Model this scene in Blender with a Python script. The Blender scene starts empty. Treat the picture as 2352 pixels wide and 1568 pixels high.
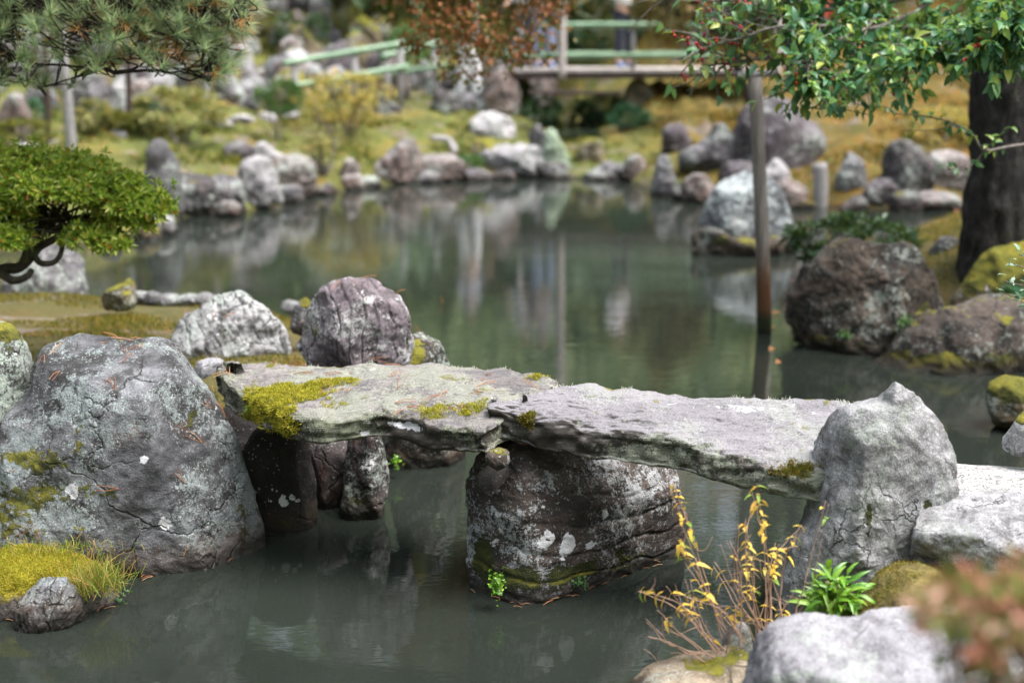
import bpy, math, random
import numpy as np
from mathutils import Vector

SC = bpy.context.scene
COL = SC.collection
R = math.radians

# ------------------------------------------------------------------ camera, sky, sun, exposure
CAM_H, PITCH, FPX, CX, CY = 1.9, R(12.25), 3267.0, 1176.0, 784.0
cam_d = bpy.data.cameras.new('camera')
cam = bpy.data.objects.new('camera', cam_d)
COL.objects.link(cam)
cam.location = (0, 0, CAM_H)
cam.rotation_euler = (math.pi / 2 - PITCH, 0, 0)
cam_d.sensor_width = 36
cam_d.lens = 50
cam_d.clip_start = 0.05
cam_d.clip_end = 900
cam_d.dof.use_dof = True
cam_d.dof.focus_distance = 4.95
cam_d.dof.aperture_fstop = 1.55
SC.camera = cam

SUN_EL, SUN_AZ = 66.0, 105.0          # azimuth measured clockwise from +Y; an overcast sky, light from high on the right
world = bpy.data.worlds.new('World')
SC.world = world
world.use_nodes = True
wt = world.node_tree
wt.nodes.clear()
sky = wt.nodes.new('ShaderNodeTexSky')
sky.sky_type = 'NISHITA'
sky.sun_disc = False
sky.sun_elevation = R(SUN_EL)
sky.sun_rotation = R(SUN_AZ)
sky.dust_density = 4.0
hs = wt.nodes.new('ShaderNodeHueSaturation')
hs.inputs['Saturation'].default_value = 0.5
bg = wt.nodes.new('ShaderNodeBackground')
bg.inputs['Strength'].default_value = 0.15
wo = wt.nodes.new('ShaderNodeOutputWorld')
wt.links.new(sky.outputs[0], hs.inputs['Color'])
wt.links.new(hs.outputs[0], bg.inputs['Color'])
wt.links.new(bg.outputs[0], wo.inputs['Surface'])

sun_d = bpy.data.lights.new('sun', 'SUN')
sun_d.energy = 1.8
sun_d.angle = R(38)
sun_d.color = (1.0, 0.975, 0.95)
sun = bpy.data.objects.new('sun', sun_d)
COL.objects.link(sun)
_d = Vector((math.sin(R(SUN_AZ)) * math.cos(R(SUN_EL)), math.cos(R(SUN_AZ)) * math.cos(R(SUN_EL)), math.sin(R(SUN_EL))))
sun.rotation_euler = _d.to_track_quat('Z', 'Y').to_euler()
sun.location = (6, 4, 12)

SC.view_settings.view_transform = 'Standard'
SC.view_settings.look = 'None'
SC.view_settings.gamma = 1
SC.view_settings.exposure = 1.57
SC.render.engine = 'CYCLES'
SC.cycles.max_bounces = 6
SC.cycles.diffuse_bounces = 3
SC.cycles.glossy_bounces = 3
SC.cycles.transmission_bounces = 3
SC.cycles.use_denoising = True
SC.cycles.caustics_reflective = False
SC.cycles.caustics_refractive = False

# ------------------------------------------------------------------ pixel -> world (pixels of the 2352 x 1568 view)
_cp, _sp = math.cos(PITCH), math.sin(PITCH)

def ray(px, py):
    u, v = (px - CX) / FPX, (py - CY) / FPX
    return np.array([u, _cp - v * _sp, -_sp - v * _cp])

def W(px, py, z=0.0):
    d = ray(px, py)
    t = (z - CAM_H) / d[2]
    return np.array([d[0] * t, d[1] * t, z])

def WD(px, py, D):
    d = ray(px, py)
    t = D / d[1]
    return np.array([d[0] * t, D, CAM_H + d[2] * t])

# ------------------------------------------------------------------ numpy gradient noise
_rs = np.random.RandomState(7)
_perm = np.tile(_rs.permutation(256), 3).astype(np.int64)
_grad = _rs.normal(size=(256, 3))
_grad /= np.linalg.norm(_grad, axis=1)[:, None]

def gnoise(p):
    p = np.asarray(p, float)
    i = np.floor(p).astype(np.int64)
    f = p - i
    u = f * f * f * (f * (f * 6 - 15) + 10)
    out = 0
    for dx in (0, 1):
        for dy in (0, 1):
            for dz in (0, 1):
                h = _perm[_perm[_perm[(i[:, 0] + dx) & 255] + ((i[:, 1] + dy) & 255)] + ((i[:, 2] + dz) & 255)]
                g = _grad[h]
                dot = g[:, 0] * (f[:, 0] - dx) + g[:, 1] * (f[:, 1] - dy) + g[:, 2] * (f[:, 2] - dz)
                w = (u[:, 0] if dx else 1 - u[:, 0]) * (u[:, 1] if dy else 1 - u[:, 1]) * (u[:, 2] if dz else 1 - u[:, 2])
                out = out + w * dot
    return out * 1.6

def fbm(p, oct=4, gain=0.5):
    a, s, o = 1.0, 0.0, 0
    p = np.asarray(p, float)
    for k in range(oct):
        o = o + a * gnoise(p * 2.03 ** k + 17.3 * k)
        s += a
        a *= gain
    return o / s

def ridged(p, oct=3):
    a, s, o = 1.0, 0.0, 0
    for k in range(oct):
        o = o + a * (1 - 2 * np.abs(gnoise(np.asarray(p) * 2.1 ** k + 9.1 * k)))
        s += a
        a *= 0.5
    return o / s

def sstep(x, a, b):
    t = np.clip((x - a) / (b - a), 0, 1)
    return t * t * (3 - 2 * t)

# ------------------------------------------------------------------ objects
def raw_mesh(name, V, F, mats, smooth=True, matidx=None, attrs=None):
    """F is an int array (n,3) / (n,4) or a list of such arrays."""
    me = bpy.data.meshes.new(name)
    V = np.asarray(V, np.float32)
    Fs = F if isinstance(F, list) else [F]
    Fs = [np.asarray(f, np.int32) for f in Fs if len(f)]
    loops = np.concatenate([f.ravel() for f in Fs])
    tot = np.concatenate([np.full(len(f), f.shape[1], np.int32) for f in Fs])
    start = np.concatenate([[0], np.cumsum(tot)[:-1]]).astype(np.int32)
    me.vertices.add(len(V)); me.vertices.foreach_set('co', V.ravel())
    me.loops.add(len(loops)); me.loops.foreach_set('vertex_index', loops)
    me.polygons.add(len(tot))
    me.polygons.foreach_set('loop_start', start)
    me.polygons.foreach_set('loop_total', tot)
    me.polygons.foreach_set('use_smooth', np.full(len(tot), smooth))
    if not isinstance(mats, (list, tuple)):
        mats = [mats]
    for m in mats:
        me.materials.append(m)
    if matidx is not None:
        me.polygons.foreach_set('material_index', np.asarray(matidx, np.int32))
    for k, a in (attrs or {}).items():
        at = me.attributes.new(k, 'FLOAT', 'POINT')
        at.data.foreach_set('value', np.asarray(a, np.float32))
    me.update(calc_edges=True)
    me.validate()
    return me

def tag(o, label=None, cat=None, group=None, kind=None):
    if label: o['label'] = label
    if cat: o['category'] = cat
    if group: o['group'] = group
    if kind: o['kind'] = kind
    return o

def thing(name, loc, label, cat, group=None):
    o = bpy.data.objects.new(name, None)
    o.empty_display_size = 0.1
    o.location = [float(c) for c in loc]
    COL.objects.link(o)
    return tag(o, label, cat, group)

def solid(name, V, F, mats, parent=None, base=None, **kw):
    """A mesh object; V in world coordinates. Its origin is the parent's origin, or base."""
    V = np.asarray(V, float)
    if parent is not None:
        p, off = parent, np.zeros(3)
        while p is not None:
            off = off + np.array(p.location); p = p.parent
        loc = (0, 0, 0)
    else:
        off = np.asarray(base if base is not None else [V[:, 0].mean(), V[:, 1].mean(), V[:, 2].min()], float)
        loc = off
    o = bpy.data.objects.new(name, raw_mesh(name, V - off, F, mats, **kw))
    COL.objects.link(o)
    o.location = [float(c) for c in loc]
    if parent is not None:
        o.parent = parent
    return o

def join(parts):
    """[(V, F), ...] with equal face size -> one V, F"""
    Vs, Fs, n = [], [], 0
    for V, F in parts:
        Vs.append(np.asarray(V)); Fs.append(np.asarray(F) + n); n += len(V)
    return np.concatenate(Vs), np.concatenate(Fs)

def smooth_path(P, n):
    """Catmull-Rom through P (k x m), n samples"""
    P = np.asarray(P, float)
    if len(P) == 2:
        t = np.linspace(0, 1, n)[:, None]
        return P[0] * (1 - t) + P[1] * t
    Q = np.vstack([2 * P[0] - P[1], P, 2 * P[-1] - P[-2]])
    t = np.linspace(0, len(P) - 1 - 1e-6, n)
    i = t.astype(int); f = (t - i)[:, None]
    a, b, c, d = Q[i], Q[i + 1], Q[i + 2], Q[i + 3]
    return 0.5 * (2 * b + (c - a) * f + (2 * a - 5 * b + 4 * c - d) * f ** 2 + (3 * b - 3 * c + d - a) * f ** 3)

def tube(P, rad, sides=7, cap=True, twist=0.0):
    P = np.asarray(P, float); n = len(P)
    rad = np.broadcast_to(np.asarray(rad, float), (n,)) if np.ndim(rad) else np.full(n, rad)
    T = np.gradient(P, axis=0)
    T /= np.linalg.norm(T, axis=1)[:, None] + 1e-12
    ref = np.array([0, 0, 1.0]) if abs(T[0, 2]) < 0.9 else np.array([1.0, 0, 0])
    A = np.cross(T, ref); A /= np.linalg.norm(A, axis=1)[:, None] + 1e-9
    B = np.cross(T, A)
    ang = np.linspace(0, 2 * np.pi, sides, endpoint=False) + twist
    V = P[:, None, :] + rad[:, None, None] * (np.cos(ang)[None, :, None] * A[:, None, :] + np.sin(ang)[None, :, None] * B[:, None, :])
    V = V.reshape(-1, 3)
    i, j = np.meshgrid(np.arange(n - 1), np.arange(sides), indexing='ij')
    a = i * sides + j; b = i * sides + (j + 1) % sides
    F = np.stack([a, b, b + sides, a + sides], -1).reshape(-1, 4)
    if cap:
        V = np.vstack([V, P[0], P[-1]])
        k = np.arange(sides)
        c0 = np.stack([np.full(sides, n * sides), (k + 1) % sides, k, k], -1)
        c1 = np.stack([np.full(sides, n * sides + 1), (n - 1) * sides + k, (n - 1) * sides + (k + 1) % sides, (n - 1) * sides + (k + 1) % sides], -1)
        # degenerate quads -> use triangles instead, kept apart
        return V, F, np.concatenate([c0[:, :3], c1[:, :3]])
    return V, F, np.zeros((0, 3), int)

def tubes(lst):
    Vs, F4, F3, n = [], [], [], 0
    for V, f4, f3 in lst:
        Vs.append(V); F4.append(f4 + n); F3.append(f3 + n); n += len(V)
    return np.concatenate(Vs), [np.concatenate(F4), np.concatenate(F3)]

def box_beam(a, b, w, h, up=(0, 0, 1)):
    a, b, up = np.array(a, float), np.array(b, float), np.array(up, float)
    t = b - a; t /= np.linalg.norm(t)
    s = np.cross(t, up); s /= np.linalg.norm(s)
    u = np.cross(s, t)
    V = [p + s * w * i / 2 + u * h * j / 2 for p in (a, b) for i, j in ((-1, -1), (1, -1), (1, 1), (-1, 1))]
    F = np.array([(0, 1, 2, 3), (7, 6, 5, 4), (0, 4, 5, 1), (1, 5, 6, 2), (2, 6, 7, 3), (3, 7, 4, 0)])
    return np.array(V), F

# leaves: template (along, across, up)
_LV = np.array([(0, 0, 0), (.33, -.5, .10), (.33, .5, .10), (.38, 0, .0), (.72, -.36, .05), (.72, .36, .05), (.76, 0, -.05), (1, 0, -.16)])
_LF4 = np.array([(1, 3, 6, 4), (3, 2, 5, 6)])
_LF3 = np.array([(0, 3, 1), (0, 2, 3), (4, 6, 7), (6, 5, 7)])
_SV = np.array([(0, 0, 0), (.45, -.5, .12), (1, 0, -.08), (.45, .5, .12)])
_SF3 = np.array([(0, 2, 1), (0, 3, 2)])

def leaves(P, axis, up, length, ratio=0.5, hero=False, curl=None):
    P, axis, up = np.asarray(P, float), np.asarray(axis, float), np.asarray(up, float)
    n = len(P)
    axis = axis / (np.linalg.norm(axis, axis=1)[:, None] + 1e-9)
    s = np.cross(axis, up); s /= np.linalg.norm(s, axis=1)[:, None] + 1e-9
    u = np.cross(s, axis)
    length = np.broadcast_to(np.asarray(length, float), (n,))
    T = _LV if hero else _SV
    al = np.tile(T[:, 0], (n, 1)); ac = np.tile(T[:, 1], (n, 1)) * ratio; uu = np.tile(T[:, 2], (n, 1))
    if curl is not None:
        uu = uu - np.asarray(curl)[:, None] * al ** 2
    V = P[:, None, :] + length[:, None, None] * (al[..., None] * axis[:, None] + ac[..., None] * s[:, None] + uu[..., None] * u[:, None])
    k = len(T)
    off = (np.arange(n) * k)[:, None, None]
    V = V.reshape(-1, 3)
    if hero:
        return V, [(_LF4[None] + off).reshape(-1, 4), (_LF3[None] + off).reshape(-1, 3)]
    return V, [(_SF3[None] + off).reshape(-1, 3)]

def blades(P, D, length, width, rng, bend=0.3):
    """Two-segment grass/moss blades"""
    n = len(P)
    D = D / (np.linalg.norm(D, axis=1)[:, None] + 1e-9)
    s = np.cross(D, rng.normal(size=(n, 3))); s /= np.linalg.norm(s, axis=1)[:, None] + 1e-9
    b = np.cross(D, s)
    L = np.broadcast_to(np.asarray(length, float), (n,))[:, None]
    w = np.broadcast_to(np.asarray(width, float), (n,))[:, None]
    bb = (bend * rng.normal(size=(n, 1)))
    m = P + D * L * 0.55 + b * L * bb * 0.3
    t = P + D * L + b * L * bb
    V = np.stack([P - s * w / 2, P + s * w / 2, m + s * w * .42, m - s * w * .42, t], 1).reshape(-1, 3)
    o = (np.arange(n) * 5)[:, None]
    return V, [o + np.array([[0, 1, 2, 3]]), o + np.array([[3, 2, 4]])]

def unit(v):
    v = np.asarray(v, float)
    return v / (np.linalg.norm(v, axis=-1, keepdims=True) + 1e-12)

def vnormals(V, F):
    N = np.zeros_like(V)
    a, b, c, d = (V[F[:, k]] for k in range(4))
    fn = np.cross(c - a, d - b)
    for k in range(4):
        np.add.at(N, F[:, k], fn)
    return unit(N)
# ------------------------------------------------------------------ materials
class G:
    def __init__(s, name):
        s.m = bpy.data.materials.new(name)
        s.m.use_nodes = True
        s.t = s.m.node_tree
        s.t.nodes.clear()
        s.out = s.t.nodes.new('ShaderNodeOutputMaterial')
    def n(s, typ, ins=None, **props):
        nd = s.t.nodes.new('ShaderNode' + typ)
        for k, v in props.items():
            setattr(nd, k, v)
        for k, v in (ins or {}).items():
            sock = nd.inputs[k]
            if isinstance(v, bpy.types.NodeSocket):
                s.t.links.new(v, sock)
            elif isinstance(v, (tuple, list)) and len(v) == 3 and sock.type == 'RGBA':
                sock.default_value = (*v, 1)
            else:
                sock.default_value = v
        return nd
    def obj(s): 
        tc = s.n('TexCoord')
        oi = s.n('ObjectInfo')
        r = s.n('VectorMath', {0: oi.outputs['Random'], 1: (37.0, 61.0, 23.0)}, operation='MULTIPLY')
        return s.n('VectorMath', {0: tc.outputs['Object'], 1: r.outputs[0]}, operation='ADD').outputs[0]
    def scl(s, v, xyz):
        return s.n('VectorMath', {0: v, 1: xyz}, operation='MULTIPLY').outputs[0]
    def noise(s, v, scale, detail=4, rough=.55, dist=0.0):
        return s.n('TexNoise', {'Vector': v, 'Scale': scale, 'Detail': detail, 'Roughness': rough, 'Distortion': dist}).outputs['Fac']
    def vor(s, v, scale, feature='F1', out='Distance', rnd=1.0):
        return s.n('TexVoronoi', {'Vector': v, 'Scale': scale, 'Randomness': rnd}, feature=feature).outputs[out]
    def math(s, op, a, b=0.0, clamp=False):
        return s.n('Math', {0: a, 1: b}, operation=op, use_clamp=clamp).outputs[0]
    def step(s, v, a, b, lo=0.0, hi=1.0):
        return s.n('MapRange', {'Value': v, 'From Min': a, 'From Max': b, 'To Min': lo, 'To Max': hi}, interpolation_type='SMOOTHSTEP').outputs[0]
    def mix(s, f, a, b, mode='MIX'):
        return s.n('MixRGB', {'Fac': f, 'Color1': a, 'Color2': b}, blend_type=mode).outputs[0]
    def ramp(s, f, stops):
        nd = s.n('ValToRGB', {'Fac': f})
        e = nd.color_ramp.elements
        while len(e) < len(stops):
            e.new(0.5)
        for el, (p, c) in zip(e, stops):
            el.position = p
            el.color = (*c, 1)
        return nd.outputs[0]
    def attr(s, name):
        return s.n('Attribute', attribute_name=name).outputs['Fac']
    def bump(s, h, strength, dist, normal=None):
        ins = {'Height': h, 'Strength': strength, 'Distance': dist}
        if normal is not None:
            ins['Normal'] = normal
        return s.n('Bump', ins).outputs[0]
    def principled(s, col, rough=.8, normal=None, spec=.5, **kw):
        ins = {'Base Color': col, 'Roughness': rough, 'Specular IOR Level': spec}
        if normal is not None:
            ins['Normal'] = normal
        ins.update(kw)
        return s.n('BsdfPrincipled', ins).outputs[0]
    def done(s, sh):
        s.t.links.new(sh, s.out.inputs['Surface'])
        return s.m

MOSS = [(.12, (.045, .05, .010)), (.38, (.11, .115, .014)), (.58, (.21, .19, .018)), (.8, (.33, .27, .03)), (1, (.22, .11, .02))]

def rock_mat(name, cols, lichen=.5, lich_col=(.42, .47, .42), white=.3, white_col=(.62, .62, .60), moss=.3, moss_bias=0.0,
             bump=1.0, scale=1.0, stretch=(1, 1, 1), speck=.5, rough=.85, wet=True, rust=.3, top_pale=.0, topcol=(.55, .54, .55), dark=.4, jitter=.0, hmid=.5, gr=.45, cracks=1.0, wet_h=.13, patch=.55, crust_shade=0.0, regw=.45):
    g = G(name)
    o = g.obj()
    geo = g.n('NewGeometry')
    nz = g.n('SeparateXYZ', {0: geo.outputs['Normal']}).outputs[2]
    pz = g.n('SeparateXYZ', {0: geo.outputs['Position']}).outputs[2]
    os_ = g.scl(o, stretch)
    big = g.noise(os_, 2.2 * scale, 5, .6, .4)
    mid = g.noise(os_, 8 * scale, 6, .65, .3)
    fine = g.noise(os_, 34 * scale, 6, .7)
    grain = g.noise(o, 160 * scale, 3, .7)
    n1 = g.math('ADD', g.math('MULTIPLY', big, patch), g.math('MULTIPLY', mid, 1 - patch))
    col = g.ramp(n1, [(.28, cols[0]), (.45, cols[1]), (.56, cols[2]), (.72, cols[3])])
    # mineral grain and darker weathering
    col = g.mix(.55, col, g.ramp(fine, [(.3, (.25, .25, .25)), (.5, (.8, .8, .8)), (.75, (1.35, 1.33, 1.3))]), 'MULTIPLY')
    col = g.mix(gr, col, g.ramp(grain, [(.33, (.40, .40, .40)), (.5, (.95, .95, .95)), (.68, (1.7, 1.7, 1.7))]), 'MULTIPLY')
    col = g.mix(g.step(mid, .52, .40, 0, dark), col, (.025, .024, .022))
    # cracks
    cr = g.vor(g.n('VectorMath', {0: os_, 1: g.scl(g.n('TexNoise', {'Vector': o, 'Scale': 5.0 * scale, 'Detail': 4.0}).outputs['Color'], (.35, .35, .35))}, operation='ADD').outputs[0],
               3.2 * scale, 'DISTANCE_TO_EDGE')
    crack = g.step(cr, .0, .03, 1, 0)
    crack = g.math('MULTIPLY', crack, g.step(big, .42, .58, 0, cracks))
    col = g.mix(g.math('MULTIPLY', crack, .8), col, (.02, .019, .017))
    # rust and algae stains
    if rust:
        col = g.mix(g.step(g.noise(os_, 3.1 * scale, 5, .65, .5), .58, .72, 0, rust), col, (.16, .06, .03))
    if crust_shade:  # dark lichen on flanks, also painting their shading into the colour
        col = g.mix(g.math('MULTIPLY', g.step(g.math('ADD', nz, g.math('MULTIPLY', g.math('SUBTRACT', fine, .5), .9)), .80, .42), crust_shade), col, g.mix(mid, (.015, .014, .012), (.075, .065, .052)))
    # crusty pale green lichen: clumped blotches with broken edges
    reg = g.noise(o, 3.4 * scale, 3, .6)
    if lichen:
        lf = g.math('ADD', g.math('ADD', g.math('MULTIPLY', g.noise(o, 26 * scale, 7, .75, .6), .42), g.math('MULTIPLY', g.noise(o, 80 * scale, 5, .75, .4), .38)), g.math('MULTIPLY', reg, regw))
        th = .455 + .5 * regw - .12 * lichen
        f = g.math('MULTIPLY', g.step(lf, th, th + .05), g.step(grain, .32, .5))
        col = g.mix(g.math('MULTIPLY', f, .9), col, g.mix(mid, lich_col, tuple(c * .62 for c in lich_col)))
    if white:
        w1 = g.noise(g.n('VectorMath', {0: o, 1: (5.1, 2.2, 9.7)}, operation='ADD').outputs[0], 12 * scale, 6, .72, .8)
        th = .70 - .14 * white
        f = g.step(w1, th, th + .025)
        col = g.mix(g.math('MULTIPLY', f, .92), col, white_col)
    if speck:
        ov = g.n('VectorMath', {0: o, 1: g.scl(g.n('TexNoise', {'Vector': o, 'Scale': 60.0 * scale, 'Detail': 3.0}).outputs['Color'], (.022, .022, .022))}, operation='ADD').outputs[0]
        vd = g.vor(ov, 85 * scale)
        vr = g.vor(ov, 85 * scale, out='Color')
        pick = g.step(g.n('SeparateXYZ', {0: vr}).outputs[0], .80 - .25 * speck, .83 - .25 * speck)
        f = g.math('MULTIPLY', g.step(vd, .34, .22), pick)
        f = g.math('MULTIPLY', f, g.step(reg, .40, .52))
        col = g.mix(g.math('MULTIPLY', f, .6), col, (.46, .48, .45))
    if top_pale:  # upward faces mixed towards a paler tone
        f = g.step(g.math('ADD', nz, g.math('MULTIPLY', g.math('SUBTRACT', fine, .5), .7)), .55, .9, 0, top_pale)
        f = g.math('MULTIPLY', f, g.step(grain, .28, .58, .35, 1.0))
        col = g.mix(f, col, g.mix(mid, topcol, tuple(c * .7 for c in topcol)))
    # moss: where it is painted (attribute) and on ledges
    mn = g.noise(o, 9 * scale, 6, .7, .4)
    mo = g.math('ADD', g.math('MULTIPLY', nz, .35), mn)
    mf = g.step(mo, 1.02 - .42 * moss - moss_bias, 1.10 - .42 * moss - moss_bias) if moss else g.math('MULTIPLY', mn, 0.0)
    mf = g.math('MAXIMUM', mf, g.step(g.math('ADD', g.attr('moss'), g.math('ADD', g.math('MULTIPLY', g.math('SUBTRACT', mn, .5), 1.6), g.math('MULTIPLY', g.math('SUBTRACT', fine, .5), 2.2))), .44, .62))
    mossc = g.ramp(g.noise(o, 22 * scale, 5, .7), MOSS)
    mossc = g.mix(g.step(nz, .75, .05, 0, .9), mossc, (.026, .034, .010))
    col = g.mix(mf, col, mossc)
    col = g.mix(g.step(g.math('ADD', g.attr('chalk'), g.math('MULTIPLY', g.math('SUBTRACT', g.noise(o, 20 * scale, 7, .78, 1.2), .5), 2.0)), .44, .52), col, (.66, .66, .68))
    if wet:
        zz = g.math('ADD', pz, g.math('MULTIPLY', g.math('SUBTRACT', mid, .5), .16))
        f = g.step(zz, wet_h, .0)
        col = g.mix(g.math('MULTIPLY', f, .75), col, g.mix(fine, (.035, .03, .018), (.10, .045, .02)))
        f2 = g.step(zz, .075, .02)
        col = g.mix(g.math('MULTIPLY', f2, .85), col, (.012, .012, .010))
        rg = g.step(zz, .05, .0, rough, .35)
    else:
        rg = rough
    if jitter:
        rnd = g.n('ObjectInfo').outputs['Random']
        col = g.n('HueSaturation', {'Color': col, 'Value': g.step(rnd, 0, 1, 1 - jitter, 1 + jitter), 'Saturation': 1.0}).outputs[0]
    h = g.math('ADD', g.math('MULTIPLY', mid, hmid), g.math('MULTIPLY', fine, .35))
    h = g.math('ADD', h, g.math('MULTIPLY', grain, .16))
    h = g.math('SUBTRACT', h, g.math('MULTIPLY', crack, .35))
    h = g.math('ADD', h, g.math('MULTIPLY', mf, g.math('MULTIPLY', g.noise(o, 120 * scale, 3, .7), .5)))
    nm = g.bump(h, .75 * bump, .035 / scale ** .5)
    return g.done(g.principled(col, rg, nm, .35))

def leaf_mat(name, stops, rough=.45, trans=.25, spec=.5, up=None):
    g = G(name)
    geo = g.n('NewGeometry')
    c = g.ramp(geo.outputs['Random Per Island'], stops)
    b = g.principled(c, rough, None, spec)
    if trans:
        t = g.n('BsdfTranslucent', {'Color': g.mix(.35, c, (.25, .3, .02))}).outputs[0]
        b = g.n('MixShader', {0: trans, 1: b, 2: t}).outputs[0]
    return g.done(b)

def bark_mat(name, a, b, c, scale=1.0, stretch=(1, 1, .25), moss=0.0, bump=1.0):
    g = G(name)
    o = g.obj()
    os_ = g.scl(o, stretch)
    n1 = g.noise(os_, 14 * scale, 6, .7, .5)
    n2 = g.noise(o, 50 * scale, 5, .7)
    col = g.ramp(n1, [(.3, a), (.5, b), (.72, c)])
    col = g.mix(.5, col, g.ramp(n2, [(.3, (.35, .35, .35)), (.7, (1.2, 1.2, 1.2))]), 'MULTIPLY')
    if moss:
        col = g.mix(g.step(g.noise(o, 6 * scale, 5, .7), .62 - .2 * moss, .70 - .2 * moss, 0, .8), col, (.07, .085, .035))
    h = g.math('ADD', n1, g.math('MULTIPLY', n2, .4))
    return g.done(g.principled(col, .85, g.bump(h, .9 * bump, .03 / scale), .3))

def plain_mat(name, col, rough=.6, var=.25, scale=12, spec=.4, stretch=(1, 1, 1)):
    g = G(name)
    o = g.scl(g.obj(), stretch)
    n1 = g.noise(o, scale, 5, .65)
    c = g.mix(1.0, col, g.ramp(n1, [(.25, (1 - var,) * 3), (.75, (1 + var,) * 3)]), 'MULTIPLY')
    return g.done(g.principled(c, rough, g.bump(n1, .3, .01), spec))

# --- rocks
cg = [(.045, .047, .05), (.13, .135, .145), (.22, .23, .245), (.36, .37, .37)]
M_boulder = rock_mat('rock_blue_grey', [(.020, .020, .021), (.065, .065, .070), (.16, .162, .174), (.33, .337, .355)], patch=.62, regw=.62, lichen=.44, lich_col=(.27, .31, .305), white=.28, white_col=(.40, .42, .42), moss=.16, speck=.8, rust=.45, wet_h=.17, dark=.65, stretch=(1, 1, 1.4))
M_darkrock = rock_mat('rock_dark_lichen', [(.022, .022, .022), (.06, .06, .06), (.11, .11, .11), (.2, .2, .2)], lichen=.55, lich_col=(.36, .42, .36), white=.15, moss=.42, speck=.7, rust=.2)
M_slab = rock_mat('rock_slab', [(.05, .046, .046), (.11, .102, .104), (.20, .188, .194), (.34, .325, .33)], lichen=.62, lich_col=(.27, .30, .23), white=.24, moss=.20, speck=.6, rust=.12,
                  stretch=(.5, 1.6, 4.5), top_pale=.6, topcol=(.36, .345, .375), wet=False, dark=.8, bump=1.0, hmid=.2, gr=.8, cracks=0, crust_shade=.85, regw=.8)
M_slab_brown = rock_mat('rock_slab_brown', [(.05, .043, .036), (.12, .102, .088), (.21, .185, .165), (.34, .315, .29)], lichen=.66, lich_col=(.27, .29, .20), white=.22, moss=.26, speck=.6, rust=.25, stretch=(.5, 1.6, 4.5), top_pale=.35, topcol=(.34, .325, .345), wet=False, dark=.8, bump=1.0, hmid=.2, gr=.8, cracks=0, crust_shade=.85, regw=.8, scale=1.15)
M_pier = rock_mat('rock_pier', [(.018, .014, .012), (.05, .037, .031), (.10, .078, .068), (.22, .20, .195)], patch=.65, lichen=.35, lich_col=(.45, .47, .48), white=.55, moss=.15, speck=.6, rust=.45,
                  stretch=(.8, .8, 2.2), dark=.6, bump=1.0, hmid=.3, wet_h=.05, cracks=.5)
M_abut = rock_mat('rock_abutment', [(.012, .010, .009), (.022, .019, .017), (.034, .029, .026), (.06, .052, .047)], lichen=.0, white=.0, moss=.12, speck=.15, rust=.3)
M_abut_red = rock_mat('rock_abutment_red', [(.015, .012, .012), (.035, .026, .026), (.065, .05, .052), (.13, .12, .12)], lichen=.3, white=.35, moss=.3, speck=.4, rust=.4)
M_orange = rock_mat('rock_orange', [(.06, .03, .022), (.16, .075, .05), (.24, .12, .085), (.33, .25, .21)], lichen=.2, white=.2, moss=.4, speck=.3, rust=.8)
M_white = rock_mat('rock_white_lichen', [(.12, .11, .115), (.30, .29, .30), (.48, .475, .485), (.66, .66, .66)], lichen=.35, lich_col=(.5, .55, .52), white=.65, white_col=(.72, .73, .73), moss=.12, speck=.4, rust=.08, dark=.75, wet=False, scale=1.2, bump=1.3)
M_purple = rock_mat('rock_purple', [(.07, .055, .06), (.16, .13, .145), (.25, .215, .235), (.42, .39, .40)], lichen=.3, lich_col=(.55, .56, .54), white=.62, white_col=(.58, .57, .58), moss=.1, speck=.4, rust=.15, stretch=(1.6, 1.6, .5), dark=.4, wet=False)
M_right = rock_mat('rock_right', [(.11, .11, .115), (.30, .30, .312), (.48, .48, .495), (.68, .68, .70)], lichen=.30, lich_col=(.33, .37, .32), white=.32, moss=.04, speck=.9, rust=.15, gr=1.0, bump=1.3, scale=1.5, dark=.35, wet=False, top_pale=.25)
M_pale = rock_mat('rock_pale', [(.11, .105, .115), (.23, .22, .24), (.34, .33, .355), (.50, .49, .51)], lichen=.15, white=.45, white_col=(.5, .5, .52), cracks=.5, gr=.7, bump=1.3, moss=.03, speck=.3, rust=.05, dark=.3, wet=False, top_pale=.3, topcol=(.42, .41, .44))
M_brown = rock_mat('rock_brown', [(.012, .009, .007), (.035, .026, .020), (.12, .09, .07), (.34, .27, .21)], patch=.75, lichen=.3, white=.2, moss=.3, speck=.4, rust=.6, dark=.75, scale=.8)
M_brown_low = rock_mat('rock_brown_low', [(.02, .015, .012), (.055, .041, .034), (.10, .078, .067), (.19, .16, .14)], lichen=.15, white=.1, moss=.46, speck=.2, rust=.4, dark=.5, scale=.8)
M_fgrey = rock_mat('rock_far_grey', [(.035, .033, .035), (.10, .093, .10), (.18, .168, .18), (.34, .325, .34)], lichen=.3, white=.45, moss=.12, speck=.2, rust=.15, scale=.7, bump=1.4, jitter=.25, top_pale=.2)
M_fpink = rock_mat('rock_far_pink', [(.045, .031, .028), (.14, .10, .09), (.26, .20, .18), (.46, .40, .38)], lichen=.2, white=.5, moss=.14, speck=.2, rust=.4, scale=.7, bump=1.4, jitter=.15, top_pale=.35)
M_fpale = rock_mat('rock_far_pale', [(.12, .11, .11), (.30, .285, .29), (.45, .43, .44), (.62, .60, .61)], lichen=.2, white=.5, moss=.1, speck=.2, rust=.1, scale=.7, bump=1.4, jitter=.2, top_pale=.3)
M_fdark = rock_mat('rock_far_dark', [(.02, .018, .017), (.055, .048, .048), (.10, .088, .09), (.2, .185, .19)], lichen=.3, white=.35, moss=.25, speck=.2, rust=.3, scale=.7, bump=1.4, jitter=.2)
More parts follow.
